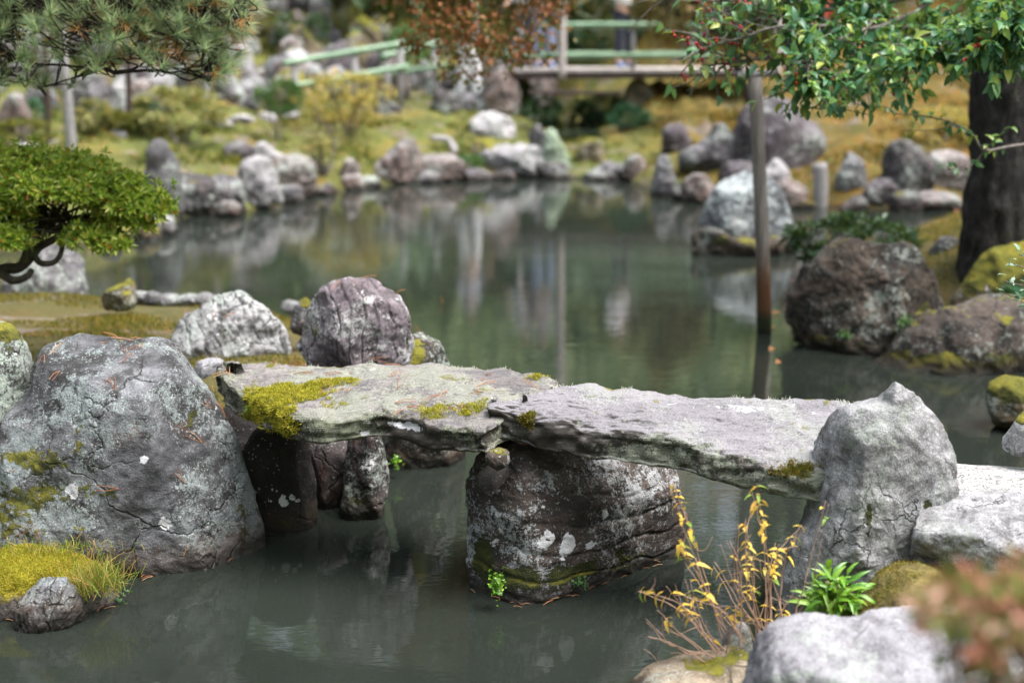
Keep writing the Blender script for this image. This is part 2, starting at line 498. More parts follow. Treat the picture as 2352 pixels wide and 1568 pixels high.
M_fpurp = rock_mat('rock_far_purple', [(.032, .025, .028), (.07, .056, .062), (.115, .096, .106), (.22, .20, .21)], lichen=.15, white=.28, moss=.06, speck=.2, rust=.2, scale=.6, bump=1.2, top_pale=.22, topcol=(.34, .33, .36))
M_islet = rock_mat('rock_islet', [(.04, .043, .047), (.09, .10, .108), (.17, .185, .195), (.34, .36, .37)], lichen=.4, lich_col=(.5, .55, .55), white=.5, moss=.1, speck=.3, rust=.2, scale=.7, top_pale=.35, topcol=(.45, .48, .49))
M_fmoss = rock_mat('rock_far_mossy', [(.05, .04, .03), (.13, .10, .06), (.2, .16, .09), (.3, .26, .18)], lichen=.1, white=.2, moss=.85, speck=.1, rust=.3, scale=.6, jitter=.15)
M_greenslab = rock_mat('rock_pale_green', [(.10, .14, .09), (.2, .27, .17), (.28, .36, .24), (.4, .48, .36)], lichen=.3, white=.1, moss=.25, speck=.1, rust=.1, scale=.6)
M_tan = rock_mat('rock_tan', [(.12, .09, .06), (.24, .19, .13), (.36, .30, .22), (.5, .45, .38)], lichen=.1, white=.2, moss=.22, speck=.2, rust=.2, dark=.3)
# ------------------------------------------------------------------ lay of the land
def poly(*pts):
    return np.array([W(*p)[:2] for p in pts])

SHORE_FAR = poly((-900, 700), (-600, 640), (-200, 600), (100, 575), (300, 552), (395, 535), (420, 497), (560, 492), (640, 470), (720, 447), (840, 430),
                 (960, 418), (1100, 412), (1260, 406), (1330, 412), (1440, 409), (1490, 448), (1560, 452), (1650, 463), (1800, 470), (1900, 478), (2000, 482),
                 (2150, 478), (2400, 470), (3000, 465))
LAND_FAR = np.vstack([SHORE_FAR, [[150, 18], [150, 400], [-150, 400], [-150, 9]]])
ISLAND = np.array([W(*p)[:2] for p in [(-500, 640, .25), (-200, 640, .25), (30, 655, .25), (200, 664, .25), (312, 672, .25), (500, 682, .25), (680, 692, .25), (790, 735, .25), (850, 800, .2),
                   (880, 960, 0), (860, 1040, 0), (800, 1075, 0), (735, 1095, 0), (600, 1110, 0), (500, 1130, 0), (290, 1150, 0), (100, 1180, 0), (-100, 1230, 0), (-500, 1280, 0), (-900, 1300, 0)]])
GRAVEL = np.vstack([np.array([W(*p)[:2] for p in [(1985, 990, .42), (2175, 1004, .42), (2352, 1013, .42), (2700, 1025, .42), (3400, 1040, .42)]]), [[9, 2.0], [9, -30], [-30, -30], [-30, 1.2], [-1.2, 1.6]],
                    np.array([W(*p)[:2] for p in [(1250, 2100, 0), (1420, 1800, 0), (1520, 1690, 0), (1600, 1640, 0), (1680, 1590, 0), (1760, 1530, 0), (1840, 1480, 0), (1890, 1420, 0), (1910, 1350, 0), (1925, 1280, 0), (1950, 1180, .1)]])])
RIGHTB = np.vstack([np.array([W(*p)[:2] for p in [(1930, 690, 0), (1930, 740, 0), (2000, 770, 0), (2100, 790, 0), (2260, 810, 0), (2400, 825, 0), (2900, 860, 0)]]),
                    [[9, 9]], np.array([W(*p)[:2] for p in [(2900, 560, 0), (2350, 560, 0), (2200, 575, 0), (2080, 590, 0), (1960, 620, 0)]])])

def sdist(P, poly_):
    """signed distance, positive inside"""
    d2 = np.full(len(P), 1e18); ins = np.zeros(len(P), bool)
    n = len(poly_)
    for i in range(n):
        a, b = poly_[i], poly_[(i + 1) % n]
        e = b - a
        t = np.clip(((P - a) @ e) / (e @ e + 1e-12), 0, 1)
        q = a + t[:, None] * e
        d2 = np.minimum(d2, ((P - q) ** 2).sum(1))
        c = (a[1] > P[:, 1]) != (b[1] > P[:, 1])
        with np.errstate(divide='ignore', invalid='ignore'):
            x = (b[0] - a[0]) * (P[:, 1] - a[1]) / (b[1] - a[1]) + a[0]
        ins ^= c & (P[:, 0] < x)
    return np.where(ins, 1, -1) * np.sqrt(d2)

def ground(P):
    P = np.asarray(P, float)
    x, y = P[:, 0], P[:, 1]
    p3 = np.stack([x, y, np.zeros(len(P))], 1)
    wob = .05 * fbm(p3 * 3.0, 3) + .22 * fbm(p3 * .8, 2) * sstep(y, 11, 14)
    big = fbm(p3 * .35 + 5.5, 3)
    small = fbm(p3 * 2.2 + 3.1, 4)
    z = np.full(len(P), -.55)
    # far bank
    d = sdist(P, LAND_FAR) + wob
    dp = np.maximum(d, 0)
    far = .26 * (1 - np.exp(-dp / .35)) + .175 * np.minimum(dp, 8) + .34 * np.maximum(y - 24.0, 0) * sstep(y, 23, 27)
    far = far + (.34 * big * sstep(dp, .8, 4) + .20 * small * sstep(dp, .3, 1.5) + .07 * fbm(p3 * 5.0 + 1.7, 2) * sstep(dp, .4, 1.2))
    # the inlet where a stream comes down under the far footbridge
    gx = W(1300, 250, .8)[0]
    gul = np.exp(-((x - gx - .25 * np.sin(y * .9)) / .75) ** 2) * sstep(y, 19.5, 20.6) * (1 - sstep(y, 25, 27))
    far = far - gul * np.maximum(far - .34, 0)
    z = np.where(d > 0, np.maximum(z, far), np.maximum(z, np.maximum(d * 1.2, -.55)))
    # islet of moss with the azalea, near left
    d = sdist(P, ISLAND) + wob * .6
    dp = np.maximum(d, 0)
    il = (.40 - .10 * sstep(y, 6.0, 8.5)) * (1 - np.exp(-dp / .16)) + .03 * small + .03 * big
    z = np.where(d > 0, np.maximum(z, il), np.maximum(z, np.maximum(d * 2.0, -.55)))
    # viewer's bank with the gravel path
    d = sdist(P, GRAVEL) + wob * .4
    dp = np.maximum(d, 0)
    vb = (.17 + .27 * sstep(y + .35 * x, 4.35, 5.1) + .25 * sstep(-y, -2.6, -1.8)) * (1 - np.exp(-dp / .13)) + .012 * small
    z = np.where(d > 0, np.maximum(z, vb), np.maximum(z, np.maximum(d * 2.0, -.55)))
    # right bank under the big tree
    d = sdist(P, RIGHTB) + wob * .6
    dp = np.maximum(d, 0)
    rb = .18 * (1 - np.exp(-dp / .2)) + .42 * np.minimum(dp, 1.6) + .05 * small
    z = np.where(d > 0, np.maximum(z, rb), np.maximum(z, np.maximum(d * 2.0, -.55)))
    return z

def gz(x, y):
    return float(ground(np.array([[x, y]]))[0])

def hit(px, py, dmin=3.0, dmax=60.0):
    """first point of the land or water along the ray of a pixel"""
    r = ray(px, py)
    D = np.arange(dmin, dmax, .04)
    t = D / r[1]
    P = np.stack([r[0] * t, D, CAM_H + r[2] * t], 1)
    g = np.maximum(ground(P[:, :2]), 0)
    k = np.nonzero(P[:, 2] <= g)[0]
    k = k[0] if len(k) else len(D) - 1
    return np.array([P[k, 0], P[k, 1], g[k]])

def axis_pts(lo, hi, step, outer, grow=1.18):
    a = list(np.arange(lo, hi + 1e-6, step))
    s = step
    while a[-1] < outer[1]:
        s = min(s * grow, 12); a.append(a[-1] + s)
    s = step
    while a[0] > outer[0]:
        s = min(s * grow, 12); a.insert(0, a[0] - s)
    return np.array(a)

xs = np.unique(np.concatenate([axis_pts(-3.2, 3.4, .055, (-9, 9), 1.09), axis_pts(-9, 9, .3, (-240, 240))]))
ys = np.unique(np.concatenate([np.arange(2.6, 10, .055), np.arange(10, 30, .16), axis_pts(30, 31, .4, (30, 420)), axis_pts(2.0, 2.6, .2, (-40, 2.6))]))
X, Y = np.meshgrid(xs, ys, indexing='xy')
P2 = np.stack([X.ravel(), Y.ravel()], 1)
Z = ground(P2)
nx, ny = len(xs), len(ys)
i, j = np.meshgrid(np.arange(nx - 1), np.arange(ny - 1), indexing='xy')
a = (j * nx + i).ravel()
GF = np.stack([a, a + 1, a + 1 + nx, a + nx], 1)

def mat_ground():
    g = G('mossy_ground')
    geo = g.n('NewGeometry')
    o = geo.outputs['Position']
    nz = g.n('SeparateXYZ', {0: geo.outputs['Normal']}).outputs[2]
    pz = g.n('SeparateXYZ', {0: o}).outputs[2]
    n1 = g.noise(o, .9, 5, .6, .5)
    n2 = g.noise(o, 5, 6, .7, .3)
    n3 = g.noise(o, 40, 5, .7)
    n4 = g.noise(o, 130, 3, .7)
    t = g.math('ADD', g.math('MULTIPLY', n1, .6), g.math('MULTIPLY', n2, .4))
    c = g.ramp(t, [(.30, (.05, .075, .018)), (.42, (.10, .125, .03)), (.50, (.15, .155, .04)), (.57, (.20, .15, .04)), (.66, (.17, .09, .028)), (.78, (.10, .07, .04))])
    c = g.mix(.6, c, g.ramp(n3, [(.28, (.35, .35, .35)), (.5, (.9, .9, .9)), (.75, (1.4, 1.35, 1.25))]), 'MULTIPLY')
    px_ = g.n('SeparateXYZ', {0: o}).outputs[0]
    c = g.mix(g.math('MULTIPLY', g.step(px_, 1.0, 3.5), g.step(n2, .36, .60, .45, .95)), c, g.mix(n1, (.12, .062, .014), (.21, .115, .022)))
    c = g.mix(g.step(g.noise(o, 1.7, 6, .75, .4), .46, .60, 0, .8), c, g.mix(n3, (.035, .045, .012), (.11, .10, .035)))
    # bare trodden soil
    soil = g.ramp(g.math('ADD', g.math('MULTIPLY', n3, .6), g.math('MULTIPLY', n2, .4)), [(.3, (.09, .07, .055)), (.55, (.20, .165, .135)), (.75, (.30, .255, .22))])
    py = g.n('SeparateXYZ', {0: o}).outputs[1]
    near = g.step(py, 12.0, 10.0)
    c = g.mix(g.math('MULTIPLY', near, .75), c, g.mix(n2, (.055, .055, .02), (.13, .10, .045)))
    c = g.mix(g.step(g.math('ADD', g.noise(g.scl(o, (.8, 1.6, 1)), 1.6, 5, .65, .6), g.math('MULTIPLY', near, g.step(px_, 2.2, 1.0, -.12, .01))), .56, .62, 0, .9), c, soil)
    c = g.mix(g.step(pz, .07, -.02), c, (.028, .025, .017))
    h = g.math('ADD', g.math('MULTIPLY', n2, .5), g.math('ADD', g.math('MULTIPLY', n3, .35), g.math('MULTIPLY', n4, .15)))
    return g.done(g.principled(c, .95, g.bump(h, .9, .05), .2))
M_ground = mat_ground()
gobj = solid('ground', np.column_stack([P2, Z]), GF, M_ground, base=(0, 0, 0))
tag(gobj, 'moss covered banks and bed of the pond garden', 'ground', kind='structure')

def mat_water(name, col, rip=1.0):
    g = G(name)
    geo = g.n('NewGeometry')
    o = geo.outputs['Position']
    big = g.noise(g.scl(o, (1.0, 1.0, 1)), .5, 3, .5)
    # silt clouds in the murky water
    c = g.mix(g.step(g.noise(o, .8, 4, .6, .5), .35, .65), col, tuple(v * .8 for v in col))
    r1 = g.noise(g.scl(o, (1.6, 3.2, 1)), 3.0, 3, .5, .3)
    r2 = g.noise(g.scl(o, (2.5, 6.5, 1)), 9.0, 2, .5, .4)
    # rings running out from a drip near the bridge pier
    ctr = W(1035, 1230)
    dv = g.n('VectorMath', {0: o, 1: (float(ctr[0]), float(ctr[1]), 0)}, operation='DISTANCE').outputs['Value']
    ring = g.math('MULTIPLY', g.math('SINE', g.math('MULTIPLY', dv, 95.0)), g.step(dv, .42, .05))
    h = g.math('ADD', g.math('MULTIPLY', r1, .9), g.math('MULTIPLY', r2, g.step(big, .38, .62, .10, .42)))
    h = g.math('ADD', h, g.math('MULTIPLY', ring, .10))
    nm = g.bump(h, .012 * rip, .12)
    return g.done(g.principled(c, .012, nm, .5, IOR=1.37))
M_water = mat_water('pond_water', (.020, .025, .020))
wv = np.array([[-60, -6, 0], [60, -6, 0], [60, 26, 0], [-60, 26, 0]], float)
tag(solid('pond_water', wv, np.array([[0, 1, 2, 3]]), M_water, base=(0, 0, 0), smooth=False), 'still murky green pond water', 'water', kind='structure')

# small stream pool under the far footbridge
sx = W(1300, 250, .8)[0]
sy = np.linspace(20.5, 25.0, 14)
L = np.stack([sx + .25 * np.sin(sy * .9) - 1.0, sy, np.full(14, .44)], 1)
Rr = L + np.array([2.0, 0, 0])
tag(solid('stream_water', np.vstack([L, Rr]), np.array([[k, k + 14, k + 15, k + 1] for k in range(13)]), mat_water('stream_water', (.035, .055, .04), 2.0), base=(sx, 22, .44)),
    'dark stream pool below the far footbridge', 'water', kind='structure')

# white gravel path on the viewer's side of the stone bridge
def mat_gravel():
    g = G('white_gravel')
    o = g.n('NewGeometry').outputs['Position']
    v = g.vor(o, 115.0)
    vc = g.n('SeparateXYZ', {0: g.vor(o, 115.0, out='Color')}).outputs[0]
    c = g.ramp(vc, [(.0, (.16, .15, .14)), (.3, (.34, .33, .32)), (.6, (.44, .435, .43)), (1, (.55, .545, .54))])
    c = g.mix(g.step(g.noise(o, 3.0, 5, .65), .50, .68, 0, .35), c, (.50, .47, .42))
    h = g.math('SUBTRACT', 1.0, v)
    return g.done(g.principled(c, .85, g.bump(h, .8, .012), .3))
gp = np.array([W(*p)[:2] for p in [(2000, 1010, .42), (2180, 1010, .42), (2400, 1019, .42), (2900, 1034, .42)]])
gx_ = np.arange(.98, 6.0, .05); gy_ = np.arange(4.25, 5.0, .05)
GX, GY = np.meshgrid(gx_, gy_, indexing='xy')
pp = np.stack([GX.ravel(), GY.ravel()], 1)
zz = ground(pp)
keep = (sdist(pp, GRAVEL) > .03)
zz = zz + .014 + .006 * gnoise(np.column_stack([pp * 9, np.zeros(len(pp))]))
m_, n_ = len(gx_), len(gy_)
i, j = np.meshgrid(np.arange(m_ - 1), np.arange(n_ - 1), indexing='xy')
a = (j * m_ + i).ravel()
F = np.stack([a, a + 1, a + 1 + m_, a + m_], 1)
F = F[keep[F].all(1)]
used = np.unique(F); remap = np.full(len(pp), -1); remap[used] = np.arange(len(used))
tag(solid('gravel_path', np.column_stack([pp, zz])[used], remap[F], mat_gravel(), base=(2, 4.4, .4)), 'white gravel path at the end of the stone bridge', 'path', kind='structure')
# ------------------------------------------------------------------ rocks
def resample(O, n):
    O = np.asarray(O, float)
    # one round of corner cutting keeps the traced shape but loses razor corners
    Q = np.roll(O, -1, 0)
    O = np.stack([O * .82 + Q * .18, O * .18 + Q * .82], 1).reshape(-1, O.shape[1])
    C = np.vstack([O, O[:1]])
    s = np.concatenate([[0], np.cumsum(np.linalg.norm(np.diff(C, axis=0), axis=1))])
    t = np.linspace(0, s[-1], n, endpoint=False)
    return np.stack([np.interp(t, s, C[:, k]) for k in range(C.shape[1])], 1)

VERTS = {}
def pillow(O, front, back, M, p=2.6, lean=(0, 0), center=None, spine=0.0):
    """O: n x 2 outline. Returns (ring points 2d + depth t) and quad faces. t runs -front .. back"""
    n = len(O)
    c = O.mean(0) if center is None else np.asarray(center, float)
    fp = np.linspace(-np.pi / 2, np.pi / 2, 4001)
    R_ = np.linalg.norm(O - c, axis=1).mean()
    fs = np.maximum(np.abs(np.cos(fp)), 1e-9) ** (2 / p) * R_; ft = np.sign(np.sin(fp)) * np.abs(np.sin(fp)) ** (2 / p); ft = np.where(ft < 0, ft * front, ft * back)
    al = np.concatenate([[0], np.cumsum(np.hypot(np.diff(fs), np.diff(ft)))])
    phi = np.interp(np.linspace(0, al[-1], M), al, fp)
    s = np.maximum(np.abs(np.cos(phi)), 1e-9) ** (2 / p); s[0] = s[-1] = 1e-3
    t = np.sign(np.sin(phi)) * np.abs(np.sin(phi)) ** (2 / p)
    dep = np.where(t < 0, t * front, t * back)
    sh = np.maximum(-t, 0)[:, None, None] * (1 - s)[:, None, None] * np.asarray(lean)[None, None, :]
    C = np.broadcast_to(c, O.shape)
    if spine:   # shrink towards a line along the long axis instead of one point
        ev, ew = np.linalg.eigh(np.cov((O - c).T)); ax_ = ew[:, -1]
        pr_ = (O - c) @ ax_; half = np.abs(pr_).max() * spine
        C = c + (pr_ / np.abs(pr_).max() * half)[:, None] * ax_
    P = C[None] + (O - C)[None] * s[:, None, None] + sh
    V = np.concatenate([P, np.broadcast_to(dep[:, None, None], (M, n, 1))], -1).reshape(-1, 3)
    i, j = np.meshgrid(np.arange(M - 1), np.arange(n), indexing='ij')
    a = i * n + j; b = i * n + (j + 1) % n
    F = np.stack([a, b, b + n, a + n], -1).reshape(-1, 4)
    return V, F

def roughen(V, F, seed, size, amp=1.0, facets=14, fdir=(0, -1, 0), fmin=.35, strata=0.0, sdir=(0.15, .1, 1), sfreq=9.0, cut=(.70, .93), planes=()):
    rng = np.random.RandomState(seed)
    c = V.mean(0)
    U = V - c
    fdir = unit(np.asarray(fdir, float))
    for *nv, fr_ in planes:
        nrm = unit(np.array(nv)); h = U @ nrm
        off = h.max() * fr_
        U = U - nrm[None] * (np.maximum(h - off, 0) * .96)[:, None]
    k = 0
    while k < facets:
        nrm = unit(rng.normal(size=3))
        if abs(nrm @ fdir) < fmin:
            continue
        h = (U @ nrm)
        off = h.max() * rng.uniform(*cut)
        U = U - nrm[None] * (np.maximum(h - off, 0) * .92)[:, None]
        k += 1
    V = U + c
    o = rng.uniform(-50, 50, 3)
    N = vnormals(V, F)
    q = V / size
    d = .050 * fbm(q * 1.7 + o, 3) + .040 * ridged(q * 3.4 + o, 3) + .022 * fbm(q * 8 + o, 4) + .010 * ridged(q * 17 + o, 3)
    if strata:
        sd = unit(np.asarray(sdir, float))
        s_ = (q @ sd) * sfreq + 1.2 * fbm(q * 1.6 + o, 3)
        fr = s_ - np.floor(s_)
        hsh = np.sin(np.floor(s_) * 12.9898 + seed) * 43758.5453
        lev = hsh - np.floor(hsh)
        d = d + strata * ((lev - .5) * .06 - .05 * np.exp(-((fr - .5) / .5) ** 2 * 0) * (fr < .12))
    V = V + N * (d * size * amp)[:, None]
    return V

def blob_attr(V, blobs, seed=0, size=1.0):
    """blobs: (centre, radius xyz, gain)"""
    out = np.zeros(len(V))
    nz = fbm(V * (7.0 / size) + seed, 5, .62)
    for c, r, gnn in blobs:
        d = np.linalg.norm((V - np.asarray(c)) / np.asarray(r, float), axis=1)
        out = np.maximum(out, gnn * (1 - sstep(d + nz * 1.5, .35, 1.3)))
    return out

def rock(name, label, cat, outline, mat, DL, DR=None, front=.2, back=.2, N=150, M=70, p=2.6, lean=(0, -.05), seed=1, amp=1.0, size=None, group=None, moss=(), chalk=(), parent=None, ret=False, **kw):
    """outline in pixels on an upright plane running from depth DL (its leftmost pixel) to DR (its rightmost)"""
    DR = DL if DR is None else DR
    o = np.asarray(outline, float)
    x0, x1 = o[:, 0].min(), o[:, 0].max()
    Wp = np.array([WD(px, py, DL + (DR - DL) * (px - x0) / (x1 - x0 + 1e-9)) for px, py in o])
    c = Wp.mean(0)
    e1 = WD(x1, 800, DR) - WD(x0, 800, DL); e1[2] = 0; e1 = unit(e1)
    dep = np.array([-e1[1], e1[0], 0])
    if dep[1] < 0: dep = -dep
    O2 = np.stack([(Wp - c) @ e1, Wp[:, 2] - c[2]], 1)
    O2 = resample(O2, N)
    V, F = pillow(O2, front, back, M, p, lean)
    sz = size or max(np.ptp(O2[:, 0]), np.ptp(O2[:, 1])) * .8
    V = c + V[:, :1] * e1 + V[:, 1:2] * np.array([0, 0, 1.]) + V[:, 2:3] * dep
    V = roughen(V, F, seed, sz, amp, fdir=-dep, **kw)
    VERTS[label] = V
    attrs = {'moss': blob_attr(V, moss, seed), 'chalk': blob_attr(V, chalk, seed + 3, .5)}
    if ret:
        return V, F, attrs
    ob = solid(name, V, F, mat, base=(c[0], c[1], max(Wp[:, 2].min(), 0)), attrs=attrs, parent=parent)
    return tag(ob, label, cat, group) if parent is None else ob

def front(px, py, D, r, g=1.0):
    return (WD(px, py, D), r if np.ndim(r) else (r, .3, r), g)

# ---- the big lichen covered boulder at the left end of the bridge
BOUL = [(0, 1010), (18, 960), (45, 938), (70, 905), (78, 850), (100, 815), (150, 795), (200, 787), (252, 784), (300, 794), (345, 797), (388, 798), (412, 812), (440, 860), (478, 905), (500, 935),
        (522, 985), (545, 1050), (568, 1110), (584, 1170), (596, 1240), (590, 1330), (520, 1390), (400, 1420), (280, 1440), (120, 1440), (-40, 1420), (-60, 1300), (-50, 1150)]
rock('boulder', 'large grey lichen covered boulder leaning at the left end of the stone bridge', 'boulder', BOUL, M_boulder, 4.98, 5.28, front=.37, back=.33, N=420, M=190, p=4.6, lean=(0, -.08),
     seed=5, amp=.46, facets=9, cut=(.86, .97), strata=.08, sdir=(.45, .2, .8), sfreq=5, planes=[(-.05, -.42, .9, .80), (-.12, -1, .28, .72), (.85, -.55, .25, .80), (-.75, -.65, .1, .92), (.15, -.9, -.25, .9)],
     moss=[front(60, 1080, 4.75, (.16, .3, .04), .62), front(100, 1150, 4.72, (.2, .3, .04), .6), front(20, 1190, 4.7, (.12, .3, .1), .72), front(455, 935, 5.1, (.025, .3, .04)), front(575, 1180, 5.2, (.02, .3, .12), .8), front(190, 1210, 4.7, (.1, .3, .05), .55),
           front(165, 1030, 4.75, (.03, .3, .10), .5)],
     chalk=[front(150, 1145, 4.72, .028, .95), front(340, 1045, 4.85, .024, .8), front(395, 1170, 4.95, .026, .8)])
rock('dark_rock', 'dark mossy rock at the left edge behind the big lichen boulder', 'rock', [(-90, 1080), (-100, 900), (-60, 770), (-10, 742), (22, 755), (45, 800), (55, 850), (68, 885), (64, 930), (48, 975), (25, 1010), (0, 1080)],
     M_darkrock, 5.15, front=.16, back=.2, N=160, M=80, seed=8, amp=.8, moss=[front(5, 765, 5.1, (.06, .3, .05), 1)])

# ---- two slabs of the bridge
def slab(name, label, back_edge, front_edge, thick, mat, seed, moss=(), chalk=(), zfun=None, N=460, M=90, p=4.2, amp=.55, **kw):
    O3 = np.array([W(*q) for q in back_edge + front_edge])
    A = np.column_stack([O3[:, :2], np.ones(len(O3))])
    pl = np.linalg.lstsq(A, O3[:, 2], rcond=None)[0]
    O2 = resample(O3[:, :2], N)
    V, F = pillow(O2, thick / 2, thick / 2, M, p, spine=.82)
    V[:, 2] += np.column_stack([V[:, :2], np.ones(len(V))]) @ pl
    V = roughen(V, F, seed, .75, amp, facets=0, strata=0, **kw)
    V[:, 2] += .018 * fbm(V * np.array([3.0, 4.0, 0]) + seed, 3)
    N_ = vnormals(V, F)
    side = np.clip(1 - np.abs(N_[:, 2]), 0, 1)
    V = V + N_ * (side * (.026 * ridged(V * np.array([7, 7, 16.]) + seed, 3) + .012 * fbm(V * 26, 3)))[:, None]
    ma = blob_attr(V, moss, seed, .7)
    V = V + np.array([0, -.25, 1.0]) * (sstep(ma, .4, .8) * (.010 + .012 * gnoise(V * 38) + .010 * gnoise(V * 16)))[:, None]
    attrs = {'moss': ma, 'chalk': blob_attr(V, chalk, seed, .4)}
    o = solid(name, V, F[:, ::-1], mat, attrs=attrs)
    tag(o, label, 'stone slab', 'slabs of the stone bridge')
    return o, V, F[:, ::-1], attrs

S1b = [(482, 868, .568), (545, 855, .588), (640, 857, .598), (700, 860, .608), (780, 856, .618), (850, 849, .633), (935, 852, .633), (1010, 857, .633), (1060, 861, .633), (1160, 868, .638), (1215, 882, .638), (1262, 895, .638), (1302, 908, .638)]
S1f = [(1240, 960, .60), (1150, 1005, .585), (1105, 1018, .58), (1000, 1005, .575), (940, 988, .57), (860, 985, .565), (760, 992, .555), (690, 990, .55), (640, 982, .545), (590, 965, .54), (548, 942, .54), (508, 915, .545)]
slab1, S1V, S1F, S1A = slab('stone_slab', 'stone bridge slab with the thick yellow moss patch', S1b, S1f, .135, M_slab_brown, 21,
    moss=[((W(640, 922, .6)), (.21, .13, .25), 1.2), ((W(585, 955, .53)), (.12, .10, .2), 1.0), ((W(640, 975, .55)), (.10, .08, .1), 1.0), ((W(720, 895, .62)), (.18, .05, .2), .75), (W(1045, 965, .6), (.13, .05, .12), .58), (W(1240, 900, .64), (.1, .03, .1), .62)],
    chalk=[(W(960, 975, .58), (.09, .05, .018), .9), (W(1060, 1000, .56), (.03, .04, .03), .7), (W(850, 985, .55), (.05, .05, .02), .5)])
S2b = [(1104, 958, .625), (1135, 938, .65), (1200, 926, .66), (1275, 914, .665), (1345, 900, .67), (1440, 906, .665), (1550, 912, .66), (1630, 918, .65), (1700, 922, .645), (1780, 931, .63), (1850, 938, .62), (1945, 946, .605), (2050, 975, .57), (2120, 1010, .54)]
S2f = [(2100, 1120, .50), (1990, 1135, .485), (1880, 1128, .485), (1780, 1110, .50), (1700, 1092, .51), (1610, 1074, .525), (1530, 1058, .535), (1420, 1043, .55), (1320, 1030, .56), (1220, 1018, .57), (1150, 1000, .58), (1105, 985, .60)]
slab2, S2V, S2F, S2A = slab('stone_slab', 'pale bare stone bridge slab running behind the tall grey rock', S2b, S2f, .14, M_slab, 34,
    moss=[(W(1200, 965, .64), (.06, .02, .06), .52), (W(1400, 985, .64), (.12, .03, .06), .55), (W(1620, 1060, .56), (.14, .05, .05), .5), (W(1850, 1085, .53), (.12, .04, .06), .5)],
    chalk=[(W(1265, 990, .64), (.06, .03, .03), .95), (W(1700, 950, .63), (.3, .02, .1), .45)])

# ---- pier and the little wedge stones
PIER = [(1128, 1018), (1180, 1008), (1260, 1000), (1360, 1002), (1450, 1012), (1505, 1030), (1530, 1085), (1545, 1150), (1552, 1215), (1545, 1290), (1530, 1370), (1440, 1420), (1300, 1440), (1180, 1455), (1105, 1440), (1088, 1370), (1097, 1290), (1098, 1210), (1092, 1140), (1108, 1090), (1122, 1060)]
PIER = [(1318 + (x - 1318) * .90, y) for x, y in PIER]
rock('pier_rock', 'blocky brown boulder standing in the water as the pier of the stone bridge', 'rock', PIER, M_pier, 4.66, 5.28, front=.22, back=.2, N=340, M=150, p=5.0, lean=(0, -.02), seed=14, amp=.6,
     facets=8, cut=(.84, .96), strata=.25, sdir=(.1, .05, 1), sfreq=9,
     moss=[front(1105, 1335, 4.48, (.06, .5, .07), 1.1), front(1200, 1348, 4.48, (.16, .5, .05), 1.05), front(1330, 1335, 4.55, (.18, .5, .045), .95), front(1440, 1310, 4.75, (.1, .3, .04), .7)],
     chalk=[front(1300, 1250, 4.62, (.03, .2, .045), .85), front(1255, 1235, 4.6, (.035, .2, .03), .6), front(1135, 1190, 4.55, (.03, .2, .03), .6), front(1390, 1175, 4.75, (.02, .2, .03), .7), front(1360, 1245, 4.7, (.025, .2, .03), .6), front(1140, 1110, 4.6, (.05, .2, .03), .5)])
rock('wedge_stone', 'small round tan stone wedged between pier and bridge slab', 'stone', [(1112, 1055), (1120, 1038), (1145, 1030), (1168, 1036), (1172, 1058), (1155, 1074), (1125, 1074)], M_brown_low, 4.50, front=.04, back=.05, N=70, M=36, seed=3, amp=.5)
rock('wedge_stone', 'flat dark stone under the tan wedge stone on the pier', 'stone', [(1092, 1115), (1100, 1085), (1130, 1068), (1165, 1070), (1172, 1090), (1150, 1112), (1115, 1130)], M_abut, 4.58, front=.05, back=.06, N=70, M=36, seed=4, amp=.5)
rock('side_stone', 'thin brown stone set upright on the left flank of the pier', 'stone', [(1078, 1240), (1082, 1150), (1090, 1112), (1112, 1100), (1118, 1180), (1112, 1270), (1100, 1420), (1080, 1400)], M_brown_low, 4.80, front=.05, back=.06, N=90, M=40, seed=6, amp=.5)
rock('shore_rock', 'low rust coloured rock at the waterline behind the right side of the pier', 'rock', [(1500, 1290), (1510, 1200), (1545, 1160), (1578, 1180), (1592, 1215), (1600, 1300)], M_orange, 5.35, front=.1, back=.12, N=80, M=40, seed=9, amp=.6,
     moss=[front(1565, 1225, 5.3, (.05, .2, .05), .8)])

# ---- abutment stones under the left slab
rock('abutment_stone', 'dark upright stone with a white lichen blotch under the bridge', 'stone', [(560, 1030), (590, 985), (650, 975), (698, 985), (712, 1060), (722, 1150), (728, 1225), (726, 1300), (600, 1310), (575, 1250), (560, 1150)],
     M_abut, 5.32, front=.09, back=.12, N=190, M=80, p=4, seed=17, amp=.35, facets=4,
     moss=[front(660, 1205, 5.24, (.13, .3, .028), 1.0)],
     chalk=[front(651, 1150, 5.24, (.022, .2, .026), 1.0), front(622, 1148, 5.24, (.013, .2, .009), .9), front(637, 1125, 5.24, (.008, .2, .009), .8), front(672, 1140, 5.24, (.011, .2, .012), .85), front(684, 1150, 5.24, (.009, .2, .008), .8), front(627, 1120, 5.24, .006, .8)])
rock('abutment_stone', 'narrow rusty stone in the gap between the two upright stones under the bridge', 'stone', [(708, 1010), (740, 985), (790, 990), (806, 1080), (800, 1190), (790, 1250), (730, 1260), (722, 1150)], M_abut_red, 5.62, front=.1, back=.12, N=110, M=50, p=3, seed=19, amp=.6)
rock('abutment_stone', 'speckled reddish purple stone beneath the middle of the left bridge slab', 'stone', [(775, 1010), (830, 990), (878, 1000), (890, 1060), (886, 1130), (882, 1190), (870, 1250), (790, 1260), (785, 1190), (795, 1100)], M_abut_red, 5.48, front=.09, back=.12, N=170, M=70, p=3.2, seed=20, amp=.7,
     moss=[front(820, 1150, 5.38, (.05, .3, .05), .7)], chalk=[front(845, 1060, 5.4, (.03, .2, .06), .45)])
